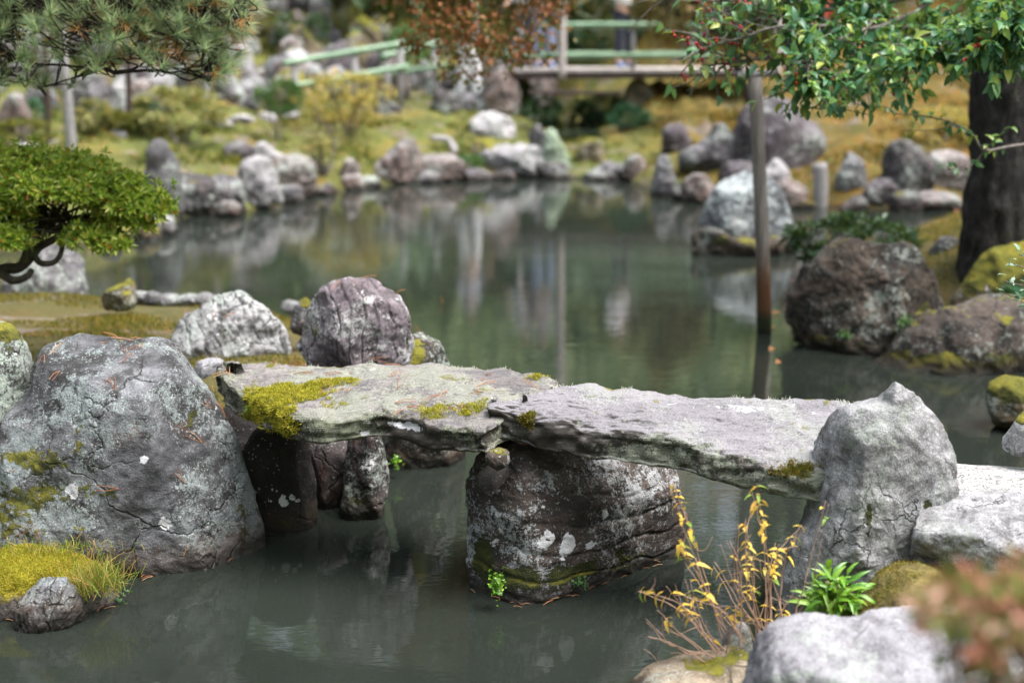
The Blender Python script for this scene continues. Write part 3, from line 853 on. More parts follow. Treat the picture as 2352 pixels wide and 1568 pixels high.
rock('shore_rock', 'dark boulder with a rust red foot at the water behind the left bridge slab', 'rock', [(870, 1080), (900, 960), (925, 840), (940, 775), (965, 768), (1000, 785), (1022, 810), (1034, 850), (1048, 950), (1062, 1040), (1050, 1110), (960, 1150), (880, 1160)],
     M_brown, 6.25, front=.24, back=.22, N=200, M=90, p=2.6, seed=23, amp=.8, lean=(0, -.1), moss=[front(945, 820, 6.1, (.07, .3, .1), 1.0), front(925, 1070, 6.0, (.04, .3, .03), .9), front(960, 860, 6.05, (.06, .3, .07), .8), front(1005, 950, 6.1, (.1, .3, .1), .5)])

# ---- rocks on the mossy islet
rock('lichen_rock', 'low craggy rock crusted with white lichen on the mossy islet', 'rock', [(402, 790), (405, 760), (420, 735), (450, 722), (478, 700), (500, 680), (530, 667), (556, 668), (580, 676), (605, 682), (630, 700), (648, 715), (655, 745), (656, 780), (662, 800), (655, 860), (530, 870), (420, 860)],
     M_white, 6.82, front=.20, back=.24, N=300, M=130, p=2.6, lean=(0, -.1), seed=29, amp=.95, facets=14, strata=.22, sdir=(.75, .1, .35), sfreq=7, moss=[front(500, 775, 6.45, (.06, .3, .06), .5)])
rock('standing_rock', 'tall purple streaked rock standing behind the left bridge slab', 'rock', [(682, 790), (700, 770), (712, 720), (725, 685), (752, 655), (790, 642), (822, 636), (848, 645), (868, 668), (896, 678), (918, 700), (934, 725), (940, 770), (936, 840), (930, 920), (800, 930), (740, 920), (735, 860), (700, 815)],
     M_purple, 6.05, 6.0, front=.2, back=.2, N=300, M=130, p=2.9, lean=(0, -.1), seed=31, amp=.8, facets=14, strata=.4, sdir=(1, .1, .15), sfreq=8, moss=[front(715, 770, 5.95, (.05, .3, .04), .4)])
rock('rock', 'small grey stone with mossy top between the two big rocks on the islet', 'rock', [(668, 760), (672, 715), (682, 690), (700, 684), (712, 695), (712, 730), (705, 775)], M_fgrey, 6.95, front=.07, back=.08, N=90, M=40, seed=33, amp=.9, moss=[front(700, 690, 6.9, (.04, .2, .05), .8)])
rock('flat_stone', 'flat pale stone lying in the moss just left of the bridge slab', 'stone', [(440, 850), (444, 836), (470, 826), (500, 825), (512, 832), (508, 845), (480, 856)], M_pale, 6.02, front=.07, back=.07, N=80, M=36, seed=35, amp=.7)
rock('flat_stone', 'long flat tan stone sunk in the moss behind the big lichen boulder', 'stone', [(95, 812), (110, 795), (160, 786), (215, 782), (255, 790), (258, 805), (180, 818)], M_fpink, 6.5, front=.08, back=.08, N=90, M=36, seed=36, amp=.6)
EDGE = [(318, 672, 40, 16), (352, 675, 42, 14), (392, 678, 44, 13), (432, 679, 40, 13), (470, 680, 44, 13), (668, 692, 34, 12), (700, 694, 34, 14)]
for k, (ex, ey, ew, eh) in enumerate(EDGE):
    rock('edging_stone', 'pale edging stone lying in the row along the far edge of the islet', 'stone', [(ex - ew * .62, ey + eh * 1.2), (ex - ew * .55, ey + eh * .3), (ex - ew * .2, ey - eh * (.05 + .3 * (k % 3 == 1))), (ex + ew * .25, ey + eh * .1), (ex + ew * .55, ey + eh * .35), (ex + ew * .62, ey + eh * 1.2)],
         M_fgrey, 8.6, front=.10, back=.10, N=60, M=30, seed=40 + k, amp=1.6, group='edging stones on the islet')
rock('stump', 'small mossy brown tree stump on the islet near the azalea', 'stump', [(222, 692), (238, 672), (262, 660), (286, 652), (297, 637), (304, 640), (307, 668), (314, 692), (300, 710), (240, 710)], M_fmoss, 8.0, front=.09, back=.09, N=110, M=46, seed=51, amp=1.1, moss=[front(255, 660, 7.9, (.08, .3, .04), .5)])
rock('rock', 'broad grey rock at the pond edge behind the azalea trunk', 'rock', [(5, 690), (18, 640), (60, 600), (90, 565), (125, 558), (158, 575), (184, 600), (190, 650), (196, 690), (180, 740), (30, 740)], M_fgrey, 9.2, front=.2, back=.25, N=160, M=70, seed=53, amp=.8, lean=(0, -.1))
rock('rock', 'low reddish stone half hidden by the azalea branches at the left', 'rock', [(60, 545), (70, 520), (100, 508), (130, 515), (150, 535), (150, 560), (70, 565)], M_fpurp, 13.0, front=.2, back=.25, N=90, M=40, seed=54, amp=.8)
rock('rock', 'pale stone at the water just right of the azalea tips', 'rock', [(340, 545), (352, 505), (375, 492), (395, 500), (402, 530), (398, 560), (350, 565)], M_fpale, 13.6, front=.15, back=.2, N=90, M=40, seed=56, amp=.9)

# ---- right end: tall rock, flat rock, pale foreground rock
RROCK = [(1846, 1300), (1852, 1262), (1878, 1232), (1892, 1190), (1902, 1120), (1906, 1040), (1912, 1005), (1926, 975), (1950, 945), (1976, 935), (2010, 929), (2028, 918), (2036, 892), (2046, 866), (2058, 864), (2072, 882), (2086, 890), (2092, 906), (2108, 914), (2116, 934),
         (2142, 952), (2166, 975), (2174, 1020), (2182, 1080), (2192, 1140), (2206, 1190), (2200, 1290), (2150, 1380), (2060, 1430), (1960, 1470), (1860, 1490), (1832, 1420), (1828, 1350)]
RROCK = [(x - (max(x - 2060, 0) * .17), y) for x, y in RROCK]
rock('standing_rock', 'tall grey speckled rock with a pointed knob at the right end of the bridge', 'rock', RROCK, M_right, 4.26, 4.36, front=.17, back=.2, N=420, M=180, p=3.8, lean=(0, -.05), seed=61, amp=.5, facets=18, fmin=.5, cut=(.78, .94), strata=.1, sdir=(.8, .3, .4), sfreq=4, planes=[(-.75, -.65, .15, .78), (.15, -1, .12, .8)],
     moss=[front(2130, 1170, 4.2, (.02, .2, .03), .9), front(1995, 1190, 4.15, (.012, .2, .06), .8)])
rock('flat_rock', 'flat topped grey rock beside the tall rock at the edge of the gravel', 'rock', [(2075, 1260), (2088, 1205), (2120, 1190), (2175, 1185), (2240, 1160), (2300, 1152), (2370, 1150), (2440, 1170), (2450, 1300), (2380, 1330), (2250, 1320), (2150, 1300)],
     M_right, 4.16, front=.24, back=.22, N=240, M=110, p=3.0, seed=63, amp=.8, lean=(0, -.02), facets=10)
rock('foreground_rock', 'large smooth pale rock at the bottom right in front of the green rosette plant', 'rock', [(1722, 1640), (1728, 1530), (1745, 1478), (1780, 1447), (1840, 1428), (1920, 1424), (1960, 1432), (2040, 1408), (2110, 1392), (2200, 1400), (2300, 1430), (2380, 1480), (2420, 1600), (2380, 1750), (2100, 1800), (1800, 1780)],
     M_pale, 3.42, front=.46, back=.07, N=260, M=120, p=3.0, lean=(0, .02), seed=66, amp=.7, facets=4, cut=(.85, .97), planes=[(.02, -.10, 1, .80), (-.6, -.6, .3, .85)])
rock('small_stone', 'small upright white stone at the foot of the yellow leaved plant', 'stone', [(1660, 1520), (1664, 1465), (1676, 1435), (1696, 1424), (1716, 1436), (1726, 1468), (1728, 1520)], M_pale, 3.95, front=.05, back=.05, N=110, M=50, seed=68, amp=.7)
rock('rock', 'mossy grey stone at the right edge beside the gravel path', 'rock', [(2305, 1040), (2318, 990), (2330, 960), (2356, 942), (2400, 950), (2420, 1000), (2410, 1050)], M_right, 4.72, front=.09, back=.09, N=110, M=50, seed=70, amp=.8, moss=[front(2345, 950, 4.7, (.06, .2, .03), 1.0)])
rock('small_rock', 'small veined grey rock set into the moss mound at the bottom left', 'rock', [(34, 1440), (44, 1385), (70, 1345), (105, 1322), (140, 1325), (168, 1352), (186, 1395), (205, 1450), (180, 1490), (60, 1500)],
     M_boulder, 4.40, front=.10, back=.08, N=180, M=80, seed=72, amp=.7, strata=.8, sdir=(.8, .1, -.5), sfreq=9, p=2.4)

# ---- right bank
rock('bank_boulder', 'big craggy brown boulder on the right bank in front of the tree', 'boulder', [(1800, 800), (1806, 735), (1815, 685), (1850, 650), (1890, 600), (1930, 565), (1985, 545), (2040, 548), (2085, 580), (2130, 620), (2180, 655), (2205, 690), (2215, 760), (2150, 850), (2050, 900), (1900, 880), (1815, 850)],
     M_brown, 8.62, 8.7, front=.38, back=.35, N=300, M=130, p=2.6, lean=(0, -.16), seed=81, amp=1.25, facets=20, moss=[front(1880, 800, 8.3, (.3, .4, .05), .8), front(2060, 790, 8.3, (.12, .3, .1), .8), front(2140, 730, 8.35, (.1, .3, .06), .9)])
rock('bank_boulder', 'low brown boulder with mossy foot right of the craggy brown boulder', 'boulder', [(1998, 880), (2010, 850), (2060, 825), (2080, 770), (2130, 735), (2200, 700), (2260, 685), (2340, 690), (2440, 720), (2470, 850), (2400, 940), (2200, 950), (2050, 930)],
     M_brown_low, 8.15, 8.2, front=.34, back=.3, N=240, M=100, p=2.8, lean=(0, -.14), seed=83, amp=1.0, facets=14, moss=[front(2150, 850, 7.85, (.55, .4, .07), 1.0), front(2330, 840, 7.85, (.2, .4, .09), .9)])
rock('mossy_stone', 'small moss covered stone in the water at the right edge', 'stone', [(2262, 930), (2275, 885), (2320, 866), (2380, 870), (2420, 910), (2400, 980), (2290, 985)], M_fmoss, 6.75, front=.15, back=.15, N=120, M=50, seed=85, amp=.7, moss=[front(2330, 885, 6.7, (.25, .3, .08), 1)])
rock('rock', 'small dark stone between the craggy boulder and the tree trunk', 'rock', [(2130, 610), (2140, 570), (2165, 545), (2195, 545), (2212, 575), (2215, 620)], M_fdark, 9.6, front=.14, back=.14, N=90, M=40, seed=87, amp=.9)

rock('flat_stone', 'flat tan mossy stone at the bottom edge below the yellow leaved plant', 'stone', [(1400, 1640), (1440, 1585), (1490, 1548), (1560, 1526), (1640, 1512), (1700, 1500), (1745, 1500), (1790, 1560), (1780, 1680), (1500, 1720)],
     M_tan, 3.84, front=.22, back=.12, N=160, M=70, seed=74, amp=.6, p=3.0, lean=(0, .0), facets=4, moss=[(W(1640, 1530, .12), (.10, .06, .06), .8), (W(1720, 1520, .12), (.08, .05, .06), .8)])

rock('gap_shade_rock', 'dark shaded rock filling the gap below the left tip of the bridge', 'rock', [(430, 930), (480, 905), (560, 915), (650, 930), (740, 945), (760, 1100), (750, 1260), (500, 1300), (430, 1200)], M_abut, 5.85, front=.14, back=.2, N=120, M=50, p=3.4, seed=76, amp=.7)  # added dark rock, stands in for the shaded cavity under the slab

rock('moss_mound', 'mossy mound at the foot of the dark holly trunk behind the low brown boulder', 'mound', [(2180, 740), (2196, 660), (2225, 608), (2270, 575), (2330, 556), (2400, 552), (2470, 610), (2480, 760)], M_fmoss, 8.72, front=.22, back=.2, N=130, M=56, seed=88, amp=.8, moss=[(WD(2320, 620, 8.6), (.6, .5, .3), 1.1)])
# ------------------------------------------------------------------ far bank rocks
def shape_outline(seed, kind):
    """unit outline (x -.5..", y 0..1)"""
    rng = np.random.RandomState(seed)
    base = {'round': [(-.5, 0), (-.5, .4), (-.38, .78), (-.12, 1), (.2, .96), (.42, .7), (.5, .3), (.48, 0)],
            'peak': [(-.5, 0), (-.42, .4), (-.28, .72), (-.1, 1), (.08, .98), (.26, .7), (.42, .35), (.5, 0)],
            'block': [(-.5, 0), (-.5, .7), (-.42, .93), (-.1, 1), (.3, .95), (.48, .82), (.5, .4), (.5, 0)],
            'slope': [(-.5, 0), (-.44, .3), (-.2, .5), (.05, .75), (.2, 1), (.36, .93), (.45, .5), (.5, 0)],
            'flat': [(-.5, 0), (-.5, .55), (-.35, .9), (0, 1), (.3, .92), (.5, .6), (.5, 0)]}[kind]
    o = [(x + rng.uniform(-.05, .05), y + (rng.uniform(-.06, .06) if y > 0 else 0)) for x, y in base]
    return o + [(.4, -.25), (-.4, -.25)]

_fseed = 300
def far_rock(label, x0, x1, yt, yb, mat, kind='round', flip=False, moss=(), group=None, name='rock', amp=1.5, N=90, M=40, p=3.8):
    global _fseed
    _fseed += 1
    base = hit((x0 + x1) / 2, yb, 8.0)
    w, h = x1 - x0, yb - yt
    o = shape_outline(_fseed, kind)
    if flip: o = [(-x, y) for x, y in o][::-1]
    depth = w / FPX * base[1] * .42
    D = base[1] + depth * .75
    k = base[1] / D
    ol = [((x0 + x1) / 2 + x * w, yb - y * h) for x, y in o]
    ms = [(np.array([base[0] + dx * w / FPX * D, D - depth * .6, base[2] + dz * h / FPX * D]), (rr * w / FPX * D, depth * 2, rr * h / FPX * D * .8), 1.0) for dx, dz, rr in moss]
    return rock(name, label, 'rock', ol, mat, D, front=depth, back=depth, N=N, M=M, p=p, lean=(0, -.12 * h / FPX * D), seed=_fseed, amp=amp, moss=ms, group=group)

FR = [  # label, x0, x1, ytop, ybase, material, shape, flip
    ('tall grey pointed rock standing at the water on the far left bank', 326, 420, 326, 482, M_fgrey, 'peak', False),
    ('brown shaded rock at the water beside the tall grey pointed rock', 400, 500, 392, 494, M_fdark, 'block', False),
    ('pinkish rock with pale skirt touching the water on the far left bank', 468, 560, 392, 492, M_fpurp, 'round', False),
    ('pale whitish rock above the water in the far left row', 535, 642, 366, 470, M_fpale, 'round', False),
    ('pale rock with shaded foot at the right end of the far left row', 632, 722, 360, 446, M_fpink, 'block', False),
    ('lavender grey rock lying on the moss above the far left row', 512, 582, 328, 372, M_fpurp, 'flat', False),
    ('pale slanting rock on the moss right of the lavender grey one', 582, 655, 329, 374, M_fpale, 'slope', True),
    ('small pale pink rock at the waterline left of the big pink rock', 780, 828, 366, 422, M_fpink, 'round', False),
    ('big pinkish rock with a white rounded top on the far shore', 850, 968, 303, 420, M_fpink, 'slope', False),
    ('orange tinted low rock on the far shore below the pale log', 944, 1064, 358, 418, M_fpink, 'flat', False),
    ('broad white topped rock on the far shore below the stream', 1108, 1262, 338, 409, M_fpale, 'block', False),
    ('mossy orange boulder behind the broad white topped rock', 1082, 1142, 318, 372, M_fmoss, 'round', False),
    ('flat white topped rock on the moss mound by the stream', 1082, 1180, 264, 312, M_fpale, 'flat', False),
    ('grey wet stone at the lip of the stream', 1218, 1250, 290, 342, M_fgrey, 'block', False),
    ('pale green sloping stone slab beside the stream outlet', 1250, 1312, 290, 404, M_greenslab, 'slope', True),
    ('mossy brown rock right of the pale green slab', 1322, 1392, 320, 372, M_fmoss, 'round', False),
    ('small pink rock at the waterline right of the stream', 1434, 1484, 354, 406, M_fpink, 'round', False),
    ('upright grey purple stone at the water right of the stream', 1497, 1554, 358, 452, M_fgrey, 'peak', False),
    ('small dark pink rock on the moss slope left of the triangular rock', 1520, 1584, 284, 350, M_fpurp, 'round', False),
    ('triangular grey rock leaning on the big purple boulder', 1558, 1694, 282, 396, M_fgrey, 'slope', False),
    ('brown pink rock at the water left of the bluish rock', 1568, 1646, 402, 468, M_fpink, 'round', False),
    ('pointed white rock behind the bluish rock in the pond', 1745, 1820, 358, 450, M_fpale, 'peak', False),
    ('brownish low rock right of the bluish rock', 1770, 1850, 415, 480, M_fpink, 'flat', False),
    ('grey white mottled upright rock right of the wooden stump post', 1922, 1992, 346, 436, M_fgrey, 'peak', True),
    ('dark blocky rock with a white top on the right shore', 2030, 2136, 326, 446, M_fdark, 'block', False),
    ('pale flat topped reddish rock left of the big tree trunk', 2130, 2236, 346, 436, M_fpink, 'flat', False),
    ('low grey rock at the water below the white topped dark rock', 1985, 2060, 410, 470, M_fpurp, 'flat', False),
    ('upright dark grey rock in the middle near the far bridge end', 1130, 1186, 150, 246, M_fpurp, 'block', False),
    ('pale pointed rock left of the maple near the bamboo rails', 926, 976, 148, 206, M_fpale, 'peak', False),
    ('moss capped rock at the right end of the far bridge', 1434, 1506, 178, 244, M_fmoss, 'peak', False),
    ('pale pink rock below the upper bamboo rail', 702, 774, 126, 182, M_fpink, 'block', False),
    ('grey rounded rock left of the bamboo rail end', 612, 674, 116, 182, M_fgrey, 'round', False),
    ('small white rock on the far slope left of the rail end', 552, 592, 132, 186, M_fpale, 'peak', False),
    ('grey leaning rock on the far slope above the pale olive shrub', 490, 560, 156, 236, M_fgrey, 'slope', True),
    ('pale upright rock near the top on the far slope', 622, 668, 52, 104, M_fpale, 'peak', False),
    ('large grey rock near the top on the far slope beside the pine tip', 514, 576, 46, 112, M_fgrey, 'round', False),
    ('brown grey upright rock at the top on the far slope', 722, 770, 16, 92, M_fpurp, 'peak', False),
    ('grey jagged rock between the two brown posts on the left slope', 160, 240, 172, 260, M_fgrey, 'block', False),
    ('pale jagged rock right of the second brown post', 246, 300, 178, 262, M_fpale, 'peak', False),
    ('pale pink jagged rock left of the pale olive shrub', 300, 366, 182, 262, M_fpink, 'round', False),
    ('pale pink rock at the left edge behind the brown post', -8, 70, 212, 304, M_fpink, 'round', False),
    ('purple grey low rock at the foot of the big purple boulder', 1655, 1740, 372, 420, M_fpurp, 'flat', True),
]
for k, f in enumerate(FR):
    far_rock(f[0], f[1], f[2], f[3], f[4], f[5], f[6], f[7])

_b = hit(1788, 386, 9)
rock('rock', 'big purple grey boulder on the far mossy slope behind the pond post', 'rock', [(1684, 400), (1688, 310), (1706, 258), (1742, 230), (1785, 221), (1816, 238), (1842, 274), (1884, 298), (1893, 330), (1868, 392), (1850, 430), (1700, 430)], M_fpurp, _b[1] + .45, front=.5, back=.5, N=140, M=60, p=2.6, lean=(0, -.1), seed=299, amp=.7, facets=8)

# loose rocks strewn over the far slope, nothing tells them apart in the blur
rng = np.random.RandomState(77)
FILL = []
for k in range(125):
    for _try in range(30):
        px = rng.choice([rng.uniform(-60, 900), rng.uniform(380, 880), rng.uniform(980, 1250)])
        py = rng.uniform(18, 250) if px < 880 else rng.uniform(190, 260)
        if all(abs(px - a) > 26 or abs(py - b) > 20 for a, b in FILL) and not (330 < px < 500 and py > 225):
            FILL.append((px, py)); break
_mats = [M_fgrey, M_fpale, M_fpink, M_fpurp, M_fdark, M_fmoss, M_fgrey, M_fpale, M_fpink, M_fmoss]
for k, (px, py) in enumerate(FILL):
    w = rng.uniform(34, 84); h = w * rng.uniform(.7, 1.4)
    m = _mats[rng.randint(len(_mats))]
    far_rock({'rock_far_mossy': 'moss covered rock among the many rocks strewn on the far slope', 'rock_far_dark': 'dark rock among the many rocks strewn on the far slope'}.get(m.name, 'weathered rock among the many pale and grey rocks strewn on the far slope'),
             px - w / 2, px + w / 2, py - h, py, m, ['round', 'peak', 'block', 'slope'][rng.randint(4)], rng.rand() < .5, group='rocks strewn on the far slope', N=60, M=30)

SH = [(424, 492), (452, 494), (520, 496), (566, 488), (602, 478), (655, 464), (700, 452), (738, 446), (768, 440), (812, 434), (842, 430), (905, 424), (985, 418), (1030, 417), (1092, 413), (1150, 411), (1210, 410), (1268, 408), (1340, 412), (1380, 412), (1420, 411),
      (1470, 432), (1580, 456), (1640, 466), (1690, 470), (1850, 478), (1905, 480), (1960, 482), (2010, 484), (2080, 484), (2150, 482), (2200, 480), (330, 550), (300, 556), (250, 562)]
for k, (px, py) in enumerate(SH):
    if k % 5 in (1, 3): continue
    w = rng.uniform(44, 100); h = rng.uniform(14, 48)
    far_rock('smaller rock packed between the big ones along the far waterline', px - w / 2, px + w / 2, py - h, py + 3, [M_fpurp, M_fdark, M_fpink, M_fdark, M_fmoss, M_fgrey, M_fdark][k % 7], ['round', 'block', 'flat', 'slope'][k % 4], k % 2 == 0, group='rocks packed along the far waterline', N=60, M=30)

# the bluish rock standing in the pond, on its little base
rock('pond_rock', 'bluish grey rock with a pale top standing in the pond behind the post', 'rock', [(1606, 560), (1610, 520), (1625, 470), (1650, 430), (1672, 400), (1690, 386), (1730, 384), (1760, 396), (1785, 425), (1806, 470), (1814, 520), (1818, 570), (1790, 610), (1640, 610)],
     M_islet, 12.9, front=.35, back=.35, N=200, M=90, seed=91, amp=.9, p=2.6, lean=(0, -.2))
rock('pond_rock', 'low brown mossy rock at the foot of the bluish pond rock', 'rock', [(1578, 590), (1580, 545), (1600, 525), (1640, 530), (1680, 548), (1740, 556), (1830, 552), (1840, 590), (1700, 610)], M_brown, 12.35, front=.2, back=.3, N=120, M=50, seed=92, amp=.9,
     moss=[(WD(1660, 560, 12.1), (.1, .3, .05), 1), (WD(1720, 560, 12.1), (.08, .3, .05), 1)])

# pale log sticking up from the far shore
M_wood_grey = bark_mat('weathered_grey_wood', (.20, .19, .19), (.34, .325, .32), (.46, .44, .43), 1.0, (6, 6, .6), bump=.6)
M_wood_brown = bark_mat('dark_brown_wood', (.035, .025, .022), (.075, .052, .045), (.12, .085, .075), 1.0, (6, 6, .6), bump=.6)
M_wood_plank = bark_mat('pale_plank_wood', (.40, .35, .33), (.56, .50, .47), (.68, .63, .60), 1.0, (.6, 6, 6), bump=.6)
def mat_pole():
    g = G('pond_post_wood')
    o = g.n('TexCoord').outputs['Object']
    pz = g.n('SeparateXYZ', {0: g.n('NewGeometry').outputs['Position']}).outputs[2]
    n1 = g.noise(g.scl(o, (8, 8, .7)), 6, 6, .7, .4)
    n2 = g.noise(o, 30, 4, .7)
    c = g.ramp(n1, [(.3, (.10, .085, .07)), (.5, (.21, .185, .165)), (.7, (.30, .275, .25))])
    zz = g.math('ADD', pz, g.math('MULTIPLY', g.math('SUBTRACT', n2, .5), .12))
    c = g.mix(g.step(zz, .62, .30), c, g.mix(n1, (.035, .022, .014), (.17, .075, .03)))
    c = g.mix(g.step(zz, .17, .09), c, (.02, .028, .012))
    c = g.mix(g.step(zz, .05, .0), c, (.008, .008, .006))
    return g.done(g.principled(c, .75, g.bump(n1, .6, .02), .3))
V, F = tubes([tube(smooth_path([hit(1048, 356), hit(1030, 345) + np.array([0, .05, .12]), WD(990, 318, hit(1048, 356)[1] + .1)], 8), [.05, .055, .05, .05, .05, .048, .046, .046], 10)])
tag(solid('log', V, F, M_wood_grey), 'short pale log slanting up from the far shore', 'log')

# post in the pond that carries the holly boughs
base = W(1755, 765); top = WD(1735, 178, base[1])
pts = smooth_path([base + np.array([.002, 0, -.4]), base, base * .62 + top * .38 + np.array([.008, 0, 0]), top], 26)
V, F4, F3 = tube(pts, np.linspace(.052, .042, 26) * (1 + .05 * gnoise(pts * 3)), 16)
pr = thing('support_post', (base[0], base[1], 0), 'wooden post standing in the pond carrying the holly boughs', 'post')
solid('shaft', V, [F4, F3], mat_pole(), parent=pr)
V, F = box_beam(top + np.array([-.12, -.02, .01]), top + np.array([.13, .03, .03]), .045, .045)
solid('crosspiece', V, F, M_wood_grey, parent=pr)

def post(name, label, px, ybase, ytop, wpx, mat, dx=0, D=None, z0=None):
    b = hit(px, ybase, 9) if D is None else WD(px, ybase, D)
    t = WD(px + dx, ytop, b[1])
    b0 = b - np.array([0, 0, .3])
    pts = smooth_path([b0, b, (b + t) / 2 + np.array([.01, 0, 0]), t], 14)
    V, F4, F3 = tube(pts, wpx / FPX * b[1] / 2, 12)
    return tag(solid(name, V, [F4, F3], mat, base=b), label, 'post')
post('support_post', 'pale grey post leaning behind the azalea under the pine', 168, 385, -40, 25, M_wood_grey, -42)
post('support_post', 'dark brown post left of the pale grey leaning post', 112, 332, 60, 15, M_wood_brown, -12)
post('support_post', 'dark brown post between the pale grey post and the olive shrub', 296, 302, 90, 15, M_wood_brown, -4)
post('support_post', 'pale grey post behind the pale olive shrub', 474, 270, 20, 19, M_wood_grey, -4)
post('stump_post', 'short weathered wooden stake on the right shore', 1884, 470, 376, 34, M_wood_grey, -2)

# ------------------------------------------------------------------ far footbridge with green bamboo rails
def mat_bamboo():
    g = G('green_bamboo')
    o = g.obj()
    n = g.noise(g.scl(o, (1, 1, 1)), 4, 4, .6)
    c = g.ramp(n, [(.3, (.09, .18, .10)), (.5, (.15, .26, .15)), (.7, (.25, .36, .23))])
    return g.done(g.principled(c, .35, None, .5))
M_bamboo = mat_bamboo()
M_bamboo_node = plain_mat('bamboo_node', (.42, .45, .30), .5)
M_cut = plain_mat('bamboo_cut_end', (.62, .55, .42), .7)

def bamboo(parent, a, b, r, name='rail'):
    a, b = np.array(a), np.array(b)
    L = np.linalg.norm(b - a); n = max(int(L / .28), 2)
    lst = []
    t = np.linspace(0, 1, n * 6 + 1)
    rad = np.full(len(t), r)
    rad[::6] *= 1.10; rad[1::6] *= .97
    P = a + (b - a) * t[:, None]
    V, F4, F3 = tube(P, rad, 12)
    ob = solid(name, V, [F4, F3], [M_bamboo], parent=parent)
    return ob

D0 = 22.0
def at(px, py, D=D0): return WD(px, py, D)
br = thing('footbridge', at(1440, 160), 'wooden footbridge with green bamboo rails across the stream at the back', 'footbridge')
deckv = []
xa, xb = at(1165, 160)[0], at(1745, 160)[0]
zdeck = at(1440, 158)[2]
nb = 26
Vs, Fs = [], []
rb = np.random.RandomState(4)
for k in range(nb):
    x_0 = xa + (xb - xa) * k / nb; x_1 = xa + (xb - xa) * (k + 1) / nb - .012
    V, F = box_beam(((x_0 + x_1) / 2, D0 - .05, zdeck - .03 + rb.uniform(-.004, .004)), ((x_0 + x_1) / 2, D0 + 1.5, zdeck - .03), x_1 - x_0, .05)
    Vs.append((V, F))
V, F = join(Vs); solid('deck', V, F, M_wood_plank, parent=br, smooth=False)
for yy in (D0 + .02, D0 + 1.35):
    V, F = box_beam((xa - .1, yy, zdeck - .102), (xb + .1, yy, zdeck - .102), .10, .09)
    solid('beam', V, F, M_wood_brown, parent=br, smooth=False)
zl, zt = at(1400, 128)[2], at(1440, 58)[2]
for yy, dz in ((D0, 0), (D0 + 1.45, 0)):
    bamboo(br, (at(1160, 128)[0], yy, zl + dz), (at(1625, 128)[0] + .2, yy, zl + dz), .045)
    bamboo(br, (at(1240, 58)[0], yy, zt + dz), (at(1660, 58)[0] + .2, yy, zt + dz), .045)
    for px in (1195, 1455, 1620):
        V, F4, F3 = tube(np.array([[at(px, 100)[0], yy + .06, zdeck - .01], [at(px, 100)[0], yy + .06, zt + .05]]), .035, 10)
        solid('rail_post', V, [F4, F3], M_wood_grey, parent=br)
def tall_post(px, label, ytop):
    b = at(px, 190); P = np.array([[b[0], D0 - .14, zdeck - .16], [b[0], D0 - .14, 2.0], [b[0] + .01, D0 - .14, at(px, ytop)[2]]])
    V, F4, F3 = tube(smooth_path(P, 12), .06, 12)
    tag(solid('tall_post', V, [F4, F3], M_wood_plank, base=(b[0], D0 - .14, zdeck - .16)), label, 'post')
tall_post(1290, 'tall pale wooden post at the footbridge by the maple', -230)
tall_post(1780, 'tall grey wooden post at the right end of the footbridge behind the holly', -200)

def railing(label, ptop, plow, posts, Da, Db):
    """sloping pair of bamboo rails; pixel ends left/right"""
    (xa_, ya_), (xb_, yb_) = ptop
    A, B = WD(xa_, ya_, Da), WD(xb_, yb_, Db)
    r = thing('bamboo_railing', (A[0], A[1], float(gz(A[0], A[1]))), label, 'railing')
    e = bamboo(r, A, B, .043)
    (xc, yc), (xd, yd) = plow
    bamboo(r, WD(xc, yc, Da), WD(xd, yd, Db), .041)
    for f in posts:
        p = A + (B - A) * f
        g0 = gz(p[0], p[1])
        V, F4, F3 = tube(np.array([[p[0], p[1] + .05, g0 - .2], [p[0], p[1] + .05, p[2] + .06]]), .05, 10)
        solid('rail_post', V, [F4, F3], M_wood_grey, parent=r)
railing('front bamboo railing sloping up from the left to the footbridge', ((650, 146), (926, 100)), ((672, 198), (938, 152)), (.09, .58, .97), 20.6, 21.6)
railing('rear bamboo railing sloping up behind the front one', ((874, 131), (1010, 100)), ((750, 192), (1024, 150)), (.10, .9), 22.0, 22.6)

# low old plank across the stream
V, F = box_beam(at(1216, 212, 21.2), at(1425, 214, 21.2), .35, .045)
tag(solid('plank', V, F, M_wood_brown, smooth=False), 'old low plank lying across the dark stream', 'plank')

# flat pale stones of the path edge on the far left bank
for k, (px, py, w) in enumerate([(500, 288, 62), (556, 278, 60), (612, 272, 52), (660, 268, 56), (268, 312, 44), (60, 345, 70), (122, 335, 50)]):
    far_rock('flat pale stone edging the path on the far left bank', px - w / 2, px + w / 2, py - 11, py + 5, M_fpale, 'flat', group='path edging stones on the far bank', name='edging_stone', N=60, M=30)

# ------------------------------------------------------------------ visitors on the footbridge
M_skin = plain_mat('skin', (.48, .30, .22), .5, .1)
M_hair = plain_mat('black_hair', (.02, .016, .014), .45, .3)
M_jeans = plain_mat('blue_jeans', (.24, .28, .40), .9, .25, 20)
M_slate = plain_mat('slate_trousers', (.10, .11, .14), .9, .2)
M_cream = plain_mat('white_trousers', (.72, .72, .72), .9, .1)
M_whitecoat = plain_mat('white_coat', (.78, .78, .80), .9, .1)
M_red = plain_mat('red_coat', (.38, .07, .04), .9, .2)
M_navy = plain_mat('navy_cloth', (.03, .035, .05), .9, .2)
M_greycoat = plain_mat('grey_coat', (.28, .28, .31), .9, .2)
M_shoe = plain_mat('shoes', (.16, .26, .5), .5, .2)
M_shoe_d = plain_mat('dark_shoes', (.03, .03, .03), .5, .2)
M_eye = plain_mat('eyes', (.02, .015, .012), .2, .05)

